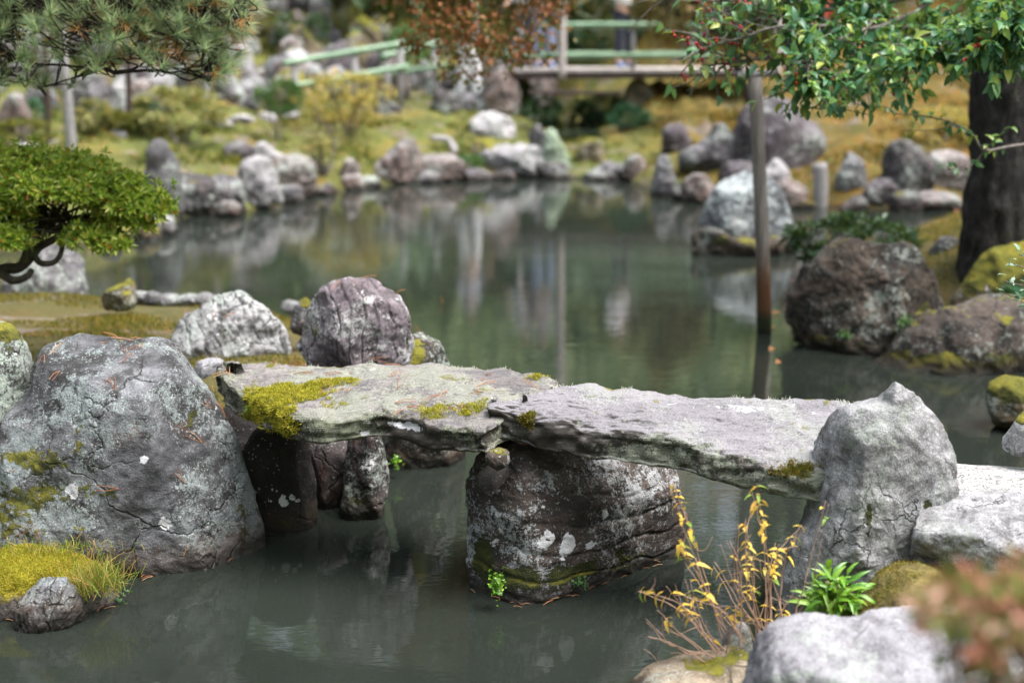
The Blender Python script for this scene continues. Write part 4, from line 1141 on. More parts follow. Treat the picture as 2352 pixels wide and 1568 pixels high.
def skin_mesh(verts, edges, radii, root, sub=2):
    me = bpy.data.meshes.new('tmp')
    me.from_pydata([tuple(map(float, v)) for v in verts], edges, [])
    ob = bpy.data.objects.new('tmp', me); COL.objects.link(ob)
    md = ob.modifiers.new('s', 'SKIN'); md.use_smooth_shade = True
    sv = me.skin_vertices[0].data
    for k, r in enumerate(radii):
        sv[k].radius = (r, r) if not isinstance(r, tuple) else r
        sv[k].use_root = (k == root)
    s2 = ob.modifiers.new('u', 'SUBSURF'); s2.levels = sub; s2.render_levels = sub
    dg = bpy.context.evaluated_depsgraph_get()
    m2 = bpy.data.meshes.new_from_object(ob.evaluated_get(dg))
    bpy.data.objects.remove(ob); bpy.data.meshes.remove(me)
    return m2

def person(label, x, y, z, face, H, trousers, top, shoes, coat_len=.0, arm_bend=.25, stride=.0, seed=0):
    root = thing('person', (x, y, z), label, 'person')
    root.rotation_euler = (0, 0, face)
    s = H / 1.70
    def add(name, me, mat):
        me.materials.clear(); me.materials.append(mat)
        for p in me.polygons: p.use_smooth = True
        o = bpy.data.objects.new(name, me); COL.objects.link(o); o.parent = root
        return o
    B, E, Rr = [], [], []
    def v(p, r, par=None):
        B.append((p[0] * s, p[1] * s, p[2] * s)); Rr.append(r * s)
        if par is not None: E.append((par, len(B) - 1))
        return len(B) - 1
    pel = v((0, 0, .93), .135); spine = v((0, .01, 1.12), .125, pel); chest = v((0, .0, 1.30), .145, spine); neckb = v((0, .0, 1.43), .07, chest); neck = v((0, -.01, 1.49), .052, neckb)
    chin = v((0, -.03, 1.535), .066, neck); head = v((0, -.02, 1.60), .092, chin); v((0, -.005, 1.66), .075, head)
    nose = v((0, -.115, 1.588), .016, head)
    fingers = []
    for sd in (-1, 1):
        st = stride * sd
        hip = v((sd * .09, 0, .87), .10, pel); knee = v((sd * .10, -.02 - st * .5, .49), .066, hip); ank = v((sd * .10, .02 - st, .09), .044, knee); v((sd * .11, -.12 - st, .04), .04, ank)
        sh = v((sd * .17, 0, 1.385), .062, chest); elb = v((sd * .23, .03, 1.11), .046, sh); wr = v((sd * .21, -.12 - arm_bend * .3, .95 + arm_bend * .25), .030, elb)
        palm = v((sd * .205, -.18 - arm_bend * .35, .90 + arm_bend * .3), .032, wr)
        for q, L in enumerate((.060, .072, .066, .05)):
            f1 = v((sd * (.225 - .014 * q), -.205 - arm_bend * .37, .865 + arm_bend * .3), .0105, palm)
            v((sd * (.222 - .013 * q), -.215 - arm_bend * .37, .865 + arm_bend * .3 - L), .009, f1)
        v((sd * .18, -.205 - arm_bend * .36, .87 + arm_bend * .3), .011, palm)
    add('body', skin_mesh(B, E, Rr, 0), M_skin)
    # trousers
    B, E, Rr = [], [], []
    p0 = v((0, 0, .95), .15)
    for sd in (-1, 1):
        st = stride * sd
        h = v((sd * .09, 0, .85), .118, p0); k = v((sd * .10, -.02 - st * .5, .49), .088, h); v((sd * .10, .02 - st, .13), .075, k)
    add('trousers', skin_mesh(B, E, Rr, 0), trousers)
    B, E, Rr = [], [], []
    c0 = v((0, .0, .95 - coat_len), .175 + .02 * (coat_len > 0)); c1 = v((0, .01, 1.14), .155, c0); c2 = v((0, 0, 1.31), .172, c1); v((0, 0, 1.42), .095, c2)
    for sd in (-1, 1):
        a = v((sd * .175, 0, 1.385), .085, c2); b = v((sd * .235, .03, 1.11), .066, a); v((sd * .212, -.11 - arm_bend * .3, .965 + arm_bend * .25), .05, b)
    add('coat', skin_mesh(B, E, Rr, 0), top)
    B, E, Rr = [], [], []
    h0 = v((0, .03, 1.63), .092); v((0, -.03, 1.685), .075, h0); v((0, .06, 1.56), .075, h0); v((.05, .03, 1.60), .07, h0); v((-.05, .03, 1.60), .07, h0)
    add('hair', skin_mesh(B, E, Rr, 0), M_hair)
    for sd in (-1, 1):
        st = stride * sd
        B, E, Rr = [], [], []
        a = v((sd * .10, .04 - st, .055), .056); v((sd * .108, -.07 - st, .05), .05, a); v((sd * .115, -.15 - st, .042), .04, len(B) - 1)
        add('shoe', skin_mesh(B, E, Rr, 0, 1), shoes)
        B, E, Rr = [], [], []
        a = v((sd * .034, -.104, 1.612), .010); v((sd * .046, -.098, 1.612), .009, a)
        add('eye', skin_mesh(B, E, Rr, 0, 1), M_eye)
        B, E, Rr = [], [], []
        a = v((sd * .088, -.01, 1.62), .014); v((sd * .092, -.008, 1.58), .012, a)
        add('ear', skin_mesh(B, E, Rr, 0, 1), M_skin)
    return root

yb_ = D0 + .75
person('person in blue jeans and light top standing on the footbridge beside the maple', at(1250, 100, yb_)[0], yb_, zdeck - .005, .3, 1.70, M_jeans, M_greycoat, M_shoe, arm_bend=.5)
person('person in slate trousers and white coat standing on the footbridge', at(1212, 100, yb_)[0], yb_ + .3, zdeck - .005, -.6, 1.64, M_slate, M_whitecoat, M_shoe_d, arm_bend=.4)
person('person in a long white coat standing behind the upper bamboo rail', at(1436, 100, yb_)[0], yb_ + .15, zdeck - .005, .5, 1.66, M_navy, M_whitecoat, M_shoe, coat_len=.05, arm_bend=.8)
person('person in white trousers and grey coat hidden behind the maple', at(1078, 100, yb_)[0], yb_ - .55, gz(at(1078, 100, yb_)[0], yb_ - .55), .9, 1.68, M_cream, M_greycoat, M_shoe_d, stride=.1)
person('person in a red coat and dark trousers behind the holly boughs', at(1880, 60, 22.6)[0], 22.6, gz(at(1880, 60, 22.6)[0], 22.6), .2, 1.65, M_navy, M_red, M_shoe_d, coat_len=.08)
person('person in a dark navy coat beside the red coated one', at(1832, 60, 22.8)[0], 22.8, gz(at(1832, 60, 22.8)[0], 22.8), -.3, 1.72, M_navy, M_navy, M_shoe_d)
# ------------------------------------------------------------------ plants
M_bark_dark = bark_mat('dark_bark', (.012, .011, .010), (.036, .032, .029), (.10, .093, .085), 1.0, (1, 1, .35), moss=.15, bump=2.2)
M_bark_twig = bark_mat('grey_twig', (.10, .085, .075), (.20, .175, .155), (.30, .27, .245), 2.0)
M_bark_pine = bark_mat('pine_bark', (.015, .012, .010), (.045, .036, .030), (.09, .072, .06), 1.5, (1, 1, .6))
M_bark_az = bark_mat('mossy_bark', (.018, .016, .011), (.05, .045, .03), (.10, .09, .06), 1.5, (1, 1, .6), moss=.5)
M_holly = leaf_mat('holly_leaf', [(0, (.05, .16, .085)), (.35, (.08, .235, .11)), (.65, (.14, .32, .11)), (.85, (.27, .42, .09)), (1, (.46, .50, .10))], .36, .42, .5)
M_berry = plain_mat('red_berries', (.42, .02, .02), .25, .1)
M_needle = leaf_mat('pine_needle', [(0, (.25, .40, .26)), (.4, (.38, .54, .34)), (.75, (.54, .66, .40)), (1, (.70, .70, .36))], .5, .6)
M_needle_dry = leaf_mat('dry_pine_needle', [(0, (.38, .17, .06)), (.6, (.50, .25, .08)), (1, (.58, .38, .12))], .6, .25)
M_azalea = leaf_mat('azalea_leaf', [(0, (.13, .26, .035)), (.35, (.30, .44, .05)), (.7, (.48, .58, .07)), (.93, (.64, .70, .18)), (.97, (.48, .30, .04)), (1, (.46, .17, .03))], .32, .35, .6)
M_maple = leaf_mat('russet_maple_leaf', [(0, (.12, .20, .05)), (.3, (.26, .22, .07)), (.5, (.44, .17, .07)), (.8, (.52, .19, .08)), (1, (.60, .30, .13))], .6, .4)
M_yellow = leaf_mat('yellow_leaf', [(0, (.60, .36, .04)), (.35, (.78, .52, .06)), (.7, (.84, .62, .10)), (.85, (.66, .38, .08)), (.93, (.30, .42, .05)), (1, (.16, .32, .06))], .5, .35)
M_rosette = leaf_mat('rosette_leaf', [(0, (.07, .22, .02)), (.5, (.16, .36, .025)), (1, (.30, .48, .06))], .32, .3, .6)
M_redleaf = leaf_mat('red_azalea_leaf', [(0, (.10, .17, .04)), (.35, (.24, .28, .07)), (.55, (.38, .21, .14)), (.8, (.44, .15, .11)), (1, (.56, .36, .26))], .45, .3)
M_shrub_olive = leaf_mat('olive_shrub_leaf', [(0, (.14, .17, .05)), (.5, (.27, .28, .09)), (.85, (.42, .38, .14)), (1, (.5, .33, .09))], .6, .3)
M_shrub_yellow = leaf_mat('pale_yellow_leaf', [(0, (.25, .26, .07)), (.4, (.45, .38, .10)), (.8, (.60, .46, .13)), (1, (.62, .40, .12))], .6, .35)
M_shrub_green = leaf_mat('green_shrub_leaf', [(0, (.03, .09, .03)), (.5, (.07, .17, .05)), (1, (.15, .28, .08))], .5, .3)
M_shrub_blue = leaf_mat('bluish_green_leaf', [(0, (.02, .09, .045)), (.5, (.04, .15, .075)), (1, (.09, .24, .12))], .45, .25)
M_shrub_dark = leaf_mat('dark_evergreen_leaf', [(0, (.010, .035, .014)), (.5, (.022, .065, .022)), (1, (.05, .12, .04))], .4, .2)
M_shrub_moss = leaf_mat('moss_shrub_leaf', [(0, (.06, .08, .012)), (.5, (.13, .14, .02)), (1, (.24, .22, .03))], .7, .3)
M_palegreen = leaf_mat('pale_green_leaf', [(0, (.16, .30, .20)), (.5, (.26, .42, .30)), (1, (.42, .55, .42))], .4, .3)

def rand_dirs(n, rng):
    return unit(rng.normal(size=(n, 3)))

def leaf_cloud(center, radii, n, L, rng, clumps=30, spread=.22, shell=.55, flat=.0, dirs_out=.7):
    """clumped leaf positions through an ellipsoid"""
    c = np.asarray(center); r = np.asarray(radii)
    d = rand_dirs(clumps, rng)
    rad = rng.uniform(shell, 1.0, clumps) ** (1 / 2)
    cc = d * rad[:, None]
    w = rng.uniform(.3, 1.0, clumps); w /= w.sum()
    k = rng.choice(clumps, n, p=w)
    q = cc[k] + rng.normal(size=(n, 3)) * spread * rng.uniform(.5, 1.2, clumps)[k][:, None]
    q = q / np.maximum(np.linalg.norm(q, axis=1), 1.0)[:, None] ** .6
    P = c + q * r
    ax = unit(unit(q) * dirs_out + rand_dirs(n, rng) * .8 + np.array([0, 0, .1]))
    return P, ax, c + cc * r

def shrub(name, label, cat, px, ybase, wpx, hpx, mat, n=900, L=.05, trunk=.15, seed=0, clumps=26, D=None, group=None, stem_mat=None, stems=5, ratio=.5, spread=.22, rdepth=None):
    rng = np.random.RandomState(seed)
    b = hit(px, ybase, 8) if D is None else np.array([WD(px, ybase, D)[0], D, gz(WD(px, ybase, D)[0], D)])
    s = b[1] / FPX
    rx, rz = wpx / 2 * s, hpx / 2 * s * (1 - trunk)
    c = b + np.array([0, rx * .5, hpx * s * trunk + rz])
    t = thing(name, b, label, cat, group)
    P, ax, cc = leaf_cloud(c, (rx, (rdepth or rx * .8), rz), n, L, rng, clumps, spread)
    V, F = leaves(P, ax, rand_dirs(n, rng) * .6 + np.array([0, 0, 1]), L * rng.uniform(.6, 1.3, n), ratio)
    solid('foliage', V, F, mat, parent=t, smooth=False)
    st = []
    for k in range(stems):
        e = cc[rng.randint(len(cc))]
        m = b * .45 + e * .55 + rng.normal(size=3) * rx * .15
        pts = smooth_path([b + np.array([rng.normal() * .02, rx * .4, -.05]), m, e], 10)
        st.append(tube(pts, np.linspace(.016, .005, 10) * max(1, rx * 1.4), 6))
    V, F = tubes(st)
    solid('stem', V, F, stem_mat or M_bark_twig, parent=t)
    return t

# ---- far bank shrubs
shrub('shrub', 'pale olive shrub with orange tinges above the tall grey pointed rock', 'shrub', 402, 330, 200, 118, M_shrub_olive, 2200, .075, .12, 1, spread=.2)
shrub('shrub', 'yellow leaved open shrub right of the round clipped pine', 'shrub', 790, 330, 235, 155, M_shrub_yellow, 1500, .07, .28, 2, clumps=36, spread=.15, stems=12)
shrub('shrub', 'pale green spindly shrub below the yellow leaved shrub by the water', 'shrub', 745, 415, 110, 130, M_shrub_olive, 420, .06, .3, 3, clumps=20, stems=10)
shrub('clipped_pine', 'small clipped pine with one round green head on a bare stem', 'tree', 640, 345, 98, 148, M_shrub_green, 1700, .06, .55, 4, clumps=22, stems=3, spread=.3, ratio=.25)
shrub('fern', 'bluish green cycad like plant on the moss slope right of the stream', 'plant', 1446, 302, 86, 52, M_shrub_blue, 700, .09, .1, 5, ratio=.3)
shrub('shrub', 'little bright green bush between the far shore rocks', 'shrub', 1076, 410, 58, 52, M_shrub_green, 700, .05, .02, 6)
shrub('shrub', 'small bright green bush at the stream edge', 'shrub', 1214, 262, 46, 60, M_shrub_green, 420, .07, .1, 7)
shrub('shrub', 'small pale green bush left behind the brown posts', 'shrub', 76, 298, 56, 62, M_shrub_blue, 420, .06, .1, 8)
shrub('shrub', 'olive shrub between the pale grey leaning post and second brown post', 'shrub', 210, 312, 90, 74, M_shrub_olive, 700, .07, .15, 9)
shrub('shrub', 'low dark olive clipped shrub beside the second brown post', 'shrub', 262, 310, 74, 46, M_shrub_moss, 900, .05, .02, 10)
shrub('shrub', 'low dark moss green shrub along the left edge of the far bank', 'shrub', 40, 335, 150, 50, M_shrub_moss, 1100, .05, .02, 11)
shrub('shrub', 'pale grey green shrub left of the pale olive shrub', 'shrub', 338, 305, 62, 62, M_palegreen, 500, .06, .15, 12)
shrub('shrub', 'small plant with red flowers near the stone at the stream', 'plant', 1092, 232, 58, 40, M_shrub_green, 260, .06, .1, 13)
shrub('shrub', 'bright green bush behind the upper end of the left bamboo rails', 'shrub', 930, 150, 90, 130, M_shrub_green, 800, .10, .1, 14, D=23.2)
shrub('shrub', 'dark teal shrub behind the footbridge', 'shrub', 1375, 200, 190, 180, M_shrub_dark, 1500, .12, .05, 15, D=25.5)
shrub('shrub', 'dark shrub behind the right half of the footbridge', 'shrub', 1570, 200, 240, 190, M_shrub_dark, 1700, .12, .05, 16, D=25.8)
shrub('shrub', 'dark fern like growth on the left bank of the stream under the footbridge', 'plant', 1240, 292, 90, 66, M_shrub_dark, 700, .08, .02, 61)
shrub('shrub', 'dark leafy growth on the right bank of the stream under the footbridge', 'plant', 1385, 285, 110, 62, M_shrub_dark, 800, .08, .02, 62)
shrub('shrub', 'dark bluish undergrowth deep below the footbridge deck', 'plant', 1310, 268, 150, 62, M_shrub_dark, 1000, .09, .02, 63, D=23.2)
shrub('shrub', 'dark shrub behind the maple at the back', 'shrub', 1080, 160, 260, 200, M_shrub_dark, 1700, .12, .05, 17, D=26.0)
shrub('shrub', 'olive moss green bush high on the far slope left of the maple', 'shrub', 820, 80, 170, 120, M_shrub_moss, 1500, .09, .05, 18, D=25.5)
shrub('shrub', 'dark green bush on the far slope behind the pine tip', 'shrub', 690, 110, 120, 90, M_shrub_dark, 900, .09, .05, 19, D=24.5)
shrub('shrub', 'yellow green mossy bush on the far slope at the top left', 'shrub', 600, 50, 130, 80, M_shrub_moss, 1000, .09, .05, 20, D=25)
shrub('shrub', 'moss green bush between the far slope rocks', 'shrub', 440, 120, 130, 80, M_shrub_moss, 900, .09, .05, 21, D=24)
shrub('shrub', 'dark bush behind the pine boughs on the far left slope', 'shrub', 330, 120, 200, 110, M_shrub_dark, 1200, .10, .05, 22, D=25)
shrub('shrub', 'yellow green moss bush on the far slope behind the brown posts', 'shrub', 120, 150, 200, 100, M_shrub_moss, 1200, .10, .05, 23, D=23.5)
shrub('shrub', 'pale yellowish shrub on the moss slope behind the big tree trunk', 'shrub', 2180, 270, 150, 90, M_shrub_yellow, 900, .07, .1, 24, D=17.5)
shrub('shrub', 'small bright green plant at the foot of the upright stone right of the stream', 'plant', 1556, 452, 50, 26, M_shrub_green, 240, .05, .05, 25)
shrub('shrub', 'loose dark evergreen shrub behind the craggy brown boulder', 'shrub', 1975, 585, 310, 160, M_shrub_dark, 1900, .065, .28, 26, D=9.9, clumps=40, stems=16, spread=.13)
shrub('shrub', 'green shrub at the right edge at the foot of the tree trunk', 'shrub', 2350, 600, 90, 120, M_shrub_blue, 700, .05, .1, 27, D=8.4)

# berries / red flowers on the small plant
rng = np.random.RandomState(5)
# ---- russet maple hanging over the far bank
def maple(label, px, D, c_px, c_py, rx, ry, rz, n, seed, mat, L=.085):
    rng = np.random.RandomState(seed)
    b = WD(px, 200, D); b[2] = gz(b[0], b[1])
    t = thing('maple_tree', b, label, 'tree')
    c = WD(c_px, c_py, D)
    P, ax, cc = leaf_cloud(c, (rx, ry, rz), n, L, rng, 70, .15, .25, dirs_out=.5)
    ax = unit(ax + np.array([0, 0, -.35]))
    V, F = leaves(P, ax, rand_dirs(n, rng) * .5 + np.array([0, 0, 1]), L * rng.uniform(.6, 1.3, n), .8)
    solid('crown', V, F, mat, parent=t, smooth=False)
    top = c + np.array([0, 0, rz * .5])
    b = b + np.array([.3, .7, 0]); b[2] = gz(b[0], b[1])
    tr = smooth_path([b - np.array([0, 0, .1]), b * .6 + top * .4 + np.array([.15, 0, 0]), top], 16)
    V, F4, F3 = tube(tr, np.linspace(.07, .03, 16), 12)
    solid('trunk', V, [F4, F3], M_bark_dark, parent=t)
    br_ = []
    for k in range(34):
        s0 = tr[rng.randint(5, 16)]; e = cc[rng.randint(len(cc))]
        br_.append(tube(smooth_path([s0, (s0 + e) / 2 + np.array([0, 0, .15]) + rng.normal(size=3) * .08, e], 9), np.linspace(.035, .006, 9), 6))
    V, F = tubes(br_)
    solid('branch', V, F, M_bark_dark, parent=t)
# the russet maple leans out over the pond: its trunk stands on the islet, out of the picture at the left
rng = np.random.RandomState(31)
mD = 9.6
mb = np.array([-4.75, 9.0, gz(-4.75, 9.0)])
mt = thing('maple_tree', mb, 'russet maple boughs hanging into the top of the picture over the pond', 'tree')
mc = WD(1105, -42, mD)
trk = smooth_path([mb - np.array([0, 0, .15]), mb + np.array([.15, .1, .9]), mb + np.array([.5, .2, 2.0]), mb + np.array([1.0, .3, 2.9])], 24)
V, F4, F3 = tube(trk, np.linspace(.14, .075, 24), 14)
solid('trunk', V, [F4, F3], M_bark_dark, parent=mt)
lim = smooth_path([trk[-1], trk[-1] + np.array([1.0, .15, .42]), np.array([mc[0] - .8, mD, 3.35]), mc + np.array([0, 0, .75]), mc + np.array([.7, 0, .55])], 50)
V, F4, F3 = tube(lim, np.linspace(.075, .014, 50), 10)
brs = [(V, F4, F3)]
P, ax, cc = leaf_cloud(mc, (.68, .5, .62), 6800, .04, rng, 90, .13, .2, dirs_out=.5)
# more boughs along the limb towards the trunk, above the picture
for fr_ in (.15, .35, .5, .68, .85, 1.0):
    p0 = lim[int(fr_ * 49)] + np.array([0, 0, .28])
    P2_, ax2_, cc2_ = leaf_cloud(p0, (.75, .7, .30), 1700, .04, rng, 40, .15, .2, dirs_out=.5)
    P, ax, cc = np.concatenate([P, P2_]), np.concatenate([ax, ax2_]), np.concatenate([cc, cc2_])
for e in cc:
    k = np.argmin(((lim - e) ** 2).sum(1) + rng.uniform(0, .2, 50)); s0 = lim[k]
    brs.append(tube(smooth_path([s0, (s0 + e) / 2 + np.array([0, 0, .08]) + rng.normal(size=3) * .04, e], 8), np.linspace(.009, .002, 8), 5, cap=False))
V, F = tubes(brs); solid('branch', V, F, M_bark_dark, parent=mt)
ax = unit(ax + np.array([0, 0, -.35])); n = len(P)
V, F = leaves(P, ax, rand_dirs(n, rng) * .5 + np.array([0, 0, 1]), .042 * rng.uniform(.6, 1.3, n), .8)
solid('crown', V, F, M_maple, parent=mt, smooth=False)
maple('olive brown conifer like tree reaching over the right half of the footbridge', 1700, 20.6, 1545, -25, .62, .6, .70, 1900, 32, leaf_mat('olive_brown_leaf', [(0, (.09, .11, .03)), (.5, (.19, .15, .05)), (1, (.30, .17, .06))], .6, .35), .08)

# ---- woods behind, one mass beyond the far slope
rng = np.random.RandomState(41)
Pt, Lt, St = [], [], []
TALL = [(-7.5, 33), (-4.2, 35), (-10.5, 34), (-6, 39), (-1.5, 38), (-2.6, 33), (3.5, 36), (7, 35)]
for k in range(92):
    x = rng.uniform(-48, 48); y = rng.uniform(30, 62) + abs(x) * .05
    if k >= 84: x, y = TALL[k - 84]
    if abs(x - 1.0) < 1.6 and y < 40: continue
    z0 = gz(x, y); h = rng.uniform(9, 18) if k < 84 else rng.uniform(20, 24)
    n = 200 if k < 84 else 480
    c = np.array([x, y, z0 + h * .56]); r = np.array([rng.uniform(1.8, 3.2), rng.uniform(1.8, 3.2), h * .46])
    P, ax, cc = leaf_cloud(c, r, n, .5, rng, 26, .2, .2)
    Pt.append(P); Lt.append(ax)
    St.append(tube(smooth_path([(x, y, z0 - .3), (x + rng.normal() * .3, y, z0 + h * .5), (x + rng.normal() * .5, y, z0 + h * .9)], 8), np.linspace(.24, .05, 8), 8))
for k in range(300):  # undergrowth
    x = rng.uniform(-32, 32); y = rng.uniform(25.5, 42)
    z0 = gz(x, y)
    P, ax, cc = leaf_cloud((x, y, z0 + .7), (1.5, 1.2, 1.0), 120, .3, rng, 16, .25, .2)
    Pt.append(P); Lt.append(ax)
P = np.concatenate(Pt); ax = np.concatenate(Lt); n = len(P)
V1, F1 = leaves(P, ax, rand_dirs(n, rng) + np.array([0, 0, .6]), rng.uniform(.35, .85, n), .6)
V2, F2 = tubes(St)
F = [F1[0]] + [f + len(V1) for f in F2]
nf = [len(F1[0]), len(F2[0]), len(F2[1])]
M_woods = leaf_mat('wood_foliage', [(0, (.15, .24, .14)), (.4, (.28, .39, .24)), (.78, (.42, .50, .33)), (.95, (.50, .49, .28)), (1, (.52, .38, .16))], .6, .6)
# unseen trees added around viewer and flanks to keep low sky off the pond
rng2 = np.random.RandomState(43)
Q, QA, QS = [], [], []
for k in range(74):
    if k < 34: x, y = rng2.uniform(-22, 22), rng2.uniform(-15, -5.5)
    elif k < 54: x, y = rng2.uniform(-24, -12), rng2.uniform(-6, 26)
    else: x, y = rng2.uniform(12, 24), rng2.uniform(-6, 26)
    h = rng2.uniform(8, 12.5)
    P, ax, cc = leaf_cloud((x, y, .4 + h * .55), (rng2.uniform(2.2, 3.2), rng2.uniform(2.2, 3.2), h * .46), 230, .7, rng2, 26, .2, .2)
    Q.append(P); QA.append(ax); QS.append(tube(smooth_path([(x, y, -.2), (x + .2, y, h * .5), (x, y, h * .9)], 8), np.linspace(.22, .05, 8), 8))
P_, A_ = np.concatenate(Q), np.concatenate(QA)
W1, E1 = leaves(P_, A_, rand_dirs(len(P_), rng2) + np.array([0, 0, .6]), rng2.uniform(.5, 1.0, len(P_)), .65)
W2, E2 = tubes(QS)
sky_block_trees = (np.vstack([W1, W2]), [E1[0]] + [f + len(W1) for f in E2], np.repeat([0, 1, 1], [len(E1[0]), len(E2[0]), len(E2[1])]))
tag(solid('woods', np.vstack([V1, V2]), F, [M_woods, M_bark_dark], base=(0, 40, 0), smooth=False, matidx=np.repeat([0, 1, 1], nf)), 'dense woods rising behind the far slope', 'woods', kind='stuff')

tag(solid('woods', sky_block_trees[0], sky_block_trees[1], [M_woods, M_bark_dark], base=(0, 0, 0), smooth=False, matidx=sky_block_trees[2]), 'trees enclosing the garden on the near side and both flanks', 'woods', kind='stuff')

# ---- big tree trunk on the right bank
rng = np.random.RandomState(51)
ctr = smooth_path([WD(2286, 740, 9.0), WD(2288, 560, 9.0), WD(2292, 400, 9.0), WD(2296, 280, 9.0), WD(2300, 150, 8.95), WD(2310, -120, 8.9), WD(2330, -420, 8.8), WD(2300, -1000, 8.8)], 110)
n_s = 72
ang = np.linspace(0, 2 * np.pi, n_s, endpoint=False)
prof = np.interp(np.linspace(0, 1, 110), [0, .10, .2, .3, .45, .65, 1], [.24, .20, .172, .160, .156, .15, .06])
U = np.stack([np.cos(ang), np.sin(ang), 0 * ang], 1)
V = ctr[:, None, :] + prof[:, None, None] * U[None]
q = V.reshape(-1, 3)
dd = .034 * ridged(q * np.array([10, 10, 3.0]), 3) + .015 * fbm(q * np.array([22, 22, 9.]), 3) + .03 * fbm(q * np.array([2.5, 2.5, 1.5]), 2)
V = (V.reshape(-1, 3) + np.tile(U, (110, 1)) * dd[:, None])
i, j = np.meshgrid(np.arange(109), np.arange(n_s), indexing='ij')
a = i * n_s + j; b = i * n_s + (j + 1) % n_s
bt = thing('holly_tree', (ctr[6][0], 9.0, gz(ctr[6][0], 9.0)), 'holly tree with dark bark and glossy leaves with red berries at the upper right', 'tree')
solid('trunk', V, np.stack([a, b, b + n_s, a + n_s], -1).reshape(-1, 4), M_bark_dark, parent=bt)

spines = [  # (pixels, depths, start radius)
    ([(2318, -80), (2230, 40), (2120, 62), (2000, 82), (1900, 102), (1800, 130), (1700, 140), (1610, 152)], [8.8, 7.9, 7.4, 7.1, 7.0, 6.9, 6.9, 6.9], .024),
    ([(2230, 40), (2150, 82), (2060, 127), (1980, 157), (1900, 177), (1840, 187)], [7.9, 7.3, 6.9, 6.7, 6.6, 6.6], .015),
    ([(2318, -120), (2180, -30), (2030, 5), (1900, 22), (1790, 32), (1680, 55), (1620, 40)], [8.8, 7.7, 7.2, 7.0, 6.9, 6.9, 6.9], .018),
    ([(2300, -40), (2290, 50), (2220, 82), (2150, 117), (2080, 127)], [8.3, 7.3, 6.7, 6.5, 6.4], .012),
    ([(2352, -20), (2330, 40), (2300, 62), (2260, 92)], [7.8, 6.8, 6.4, 6.3], .010),
    ([(2180, -30), (2080, 40), (1960, 65), (1850, 57), (1760, 67), (1660, 102), (1600, 122)], [7.7, 7.2, 6.9, 6.8, 6.7, 6.7, 6.7], .012),
    ([(2060, 127), (2050, 162), (2075, 177), (2010, 174), (1950, 180)], [6.9, 6.95, 7.2, 6.9, 6.8], .010),
    ([(2030, 5), (1990, 60), (1930, 92), (1870, 132), (1850, 177)], [7.2, 6.9, 6.7, 6.6, 6.5], .009),
    ([(2318, -120), (2200, -80), (2080, -50), (1960, -40), (1840, -30), (1740, -10), (1650, 0), (1520, -10)], [8.8, 7.6, 7.2, 7.0, 6.9, 6.8, 6.8, 6.8], .014),
    ([(2352, -140), (2340, -40), (2320, 40), (2330, 72)], [8.2, 7.0, 6.4, 6.2], .010),
]
bt_list, LP, LA, LU, LL, BP = [], [], [], [], [], []
for si, (pix, dep, r0) in enumerate(spines):
    K = np.array([WD(px, py, D) for (px, py), D in zip(pix, dep)])
    n = 16 * len(K)
    S = smooth_path(K, n)
    S = S + .012 * np.stack([gnoise(S * 6 + k * 7) for k in range(3)], 1)
    bt_list.append(tube(S, np.linspace(r0, .004, n), 7))
    ln = np.linalg.norm(np.diff(S, axis=0), axis=1).sum()
    ntw = int(ln * (24 if si != 6 else 8))
    for k in range(ntw):
        f = rng.uniform(.18, 1.0)
        i0 = min(int(f * (n - 1)), n - 2)
        p = S[i0]; tdir = unit(S[i0 + 1] - S[i0])
        d = unit(tdir * rng.uniform(.3, 1.0) + rng.normal(size=3) * np.array([.55, .55, .45]) + np.array([0, 0, .06]))
        L = rng.uniform(.10, .26)
        e = p + d * L + np.array([0, 0, -.01])
        pts = smooth_path([p, p + d * L * .5 + rng.normal(size=3) * .012, e], 7)
        bt_list.append(tube(pts, np.linspace(.0045, .0018, 7), 5, cap=False))
        # sparse at the far left tip, dense to the right
        px_now = CX + FPX * e[0] / (e[1] * _cp + (CAM_H - e[2]) * _sp)
        dens = np.interp(px_now, [1600, 1760, 1850, 2120, 2250], [.13, .34, .78, 1.0, 1.7])
        m = rng.poisson(12.5 * dens)
        for q in range(m):
            g_ = rng.uniform(.25, 1.0)
            pp = p + (e - p) * g_
            dd = unit(d * .7 + rng.normal(size=3) * .7 + np.array([0, 0, -.22]))
            LP.append(pp); LA.append(dd); LU.append(unit(np.array([0, 0, 1.0]) + rng.normal(size=3) * .45)); LL.append(rng.uniform(.045, .080))
        if rng.rand() < np.interp(px_now, [1600, 1800, 1900, 2300], [.28, .14, .03, .02]):
            for q in range(rng.randint(2, 6)):
                BP.append(p + (e - p) * rng.uniform(.4, .9) + rng.normal(size=3) * .012)
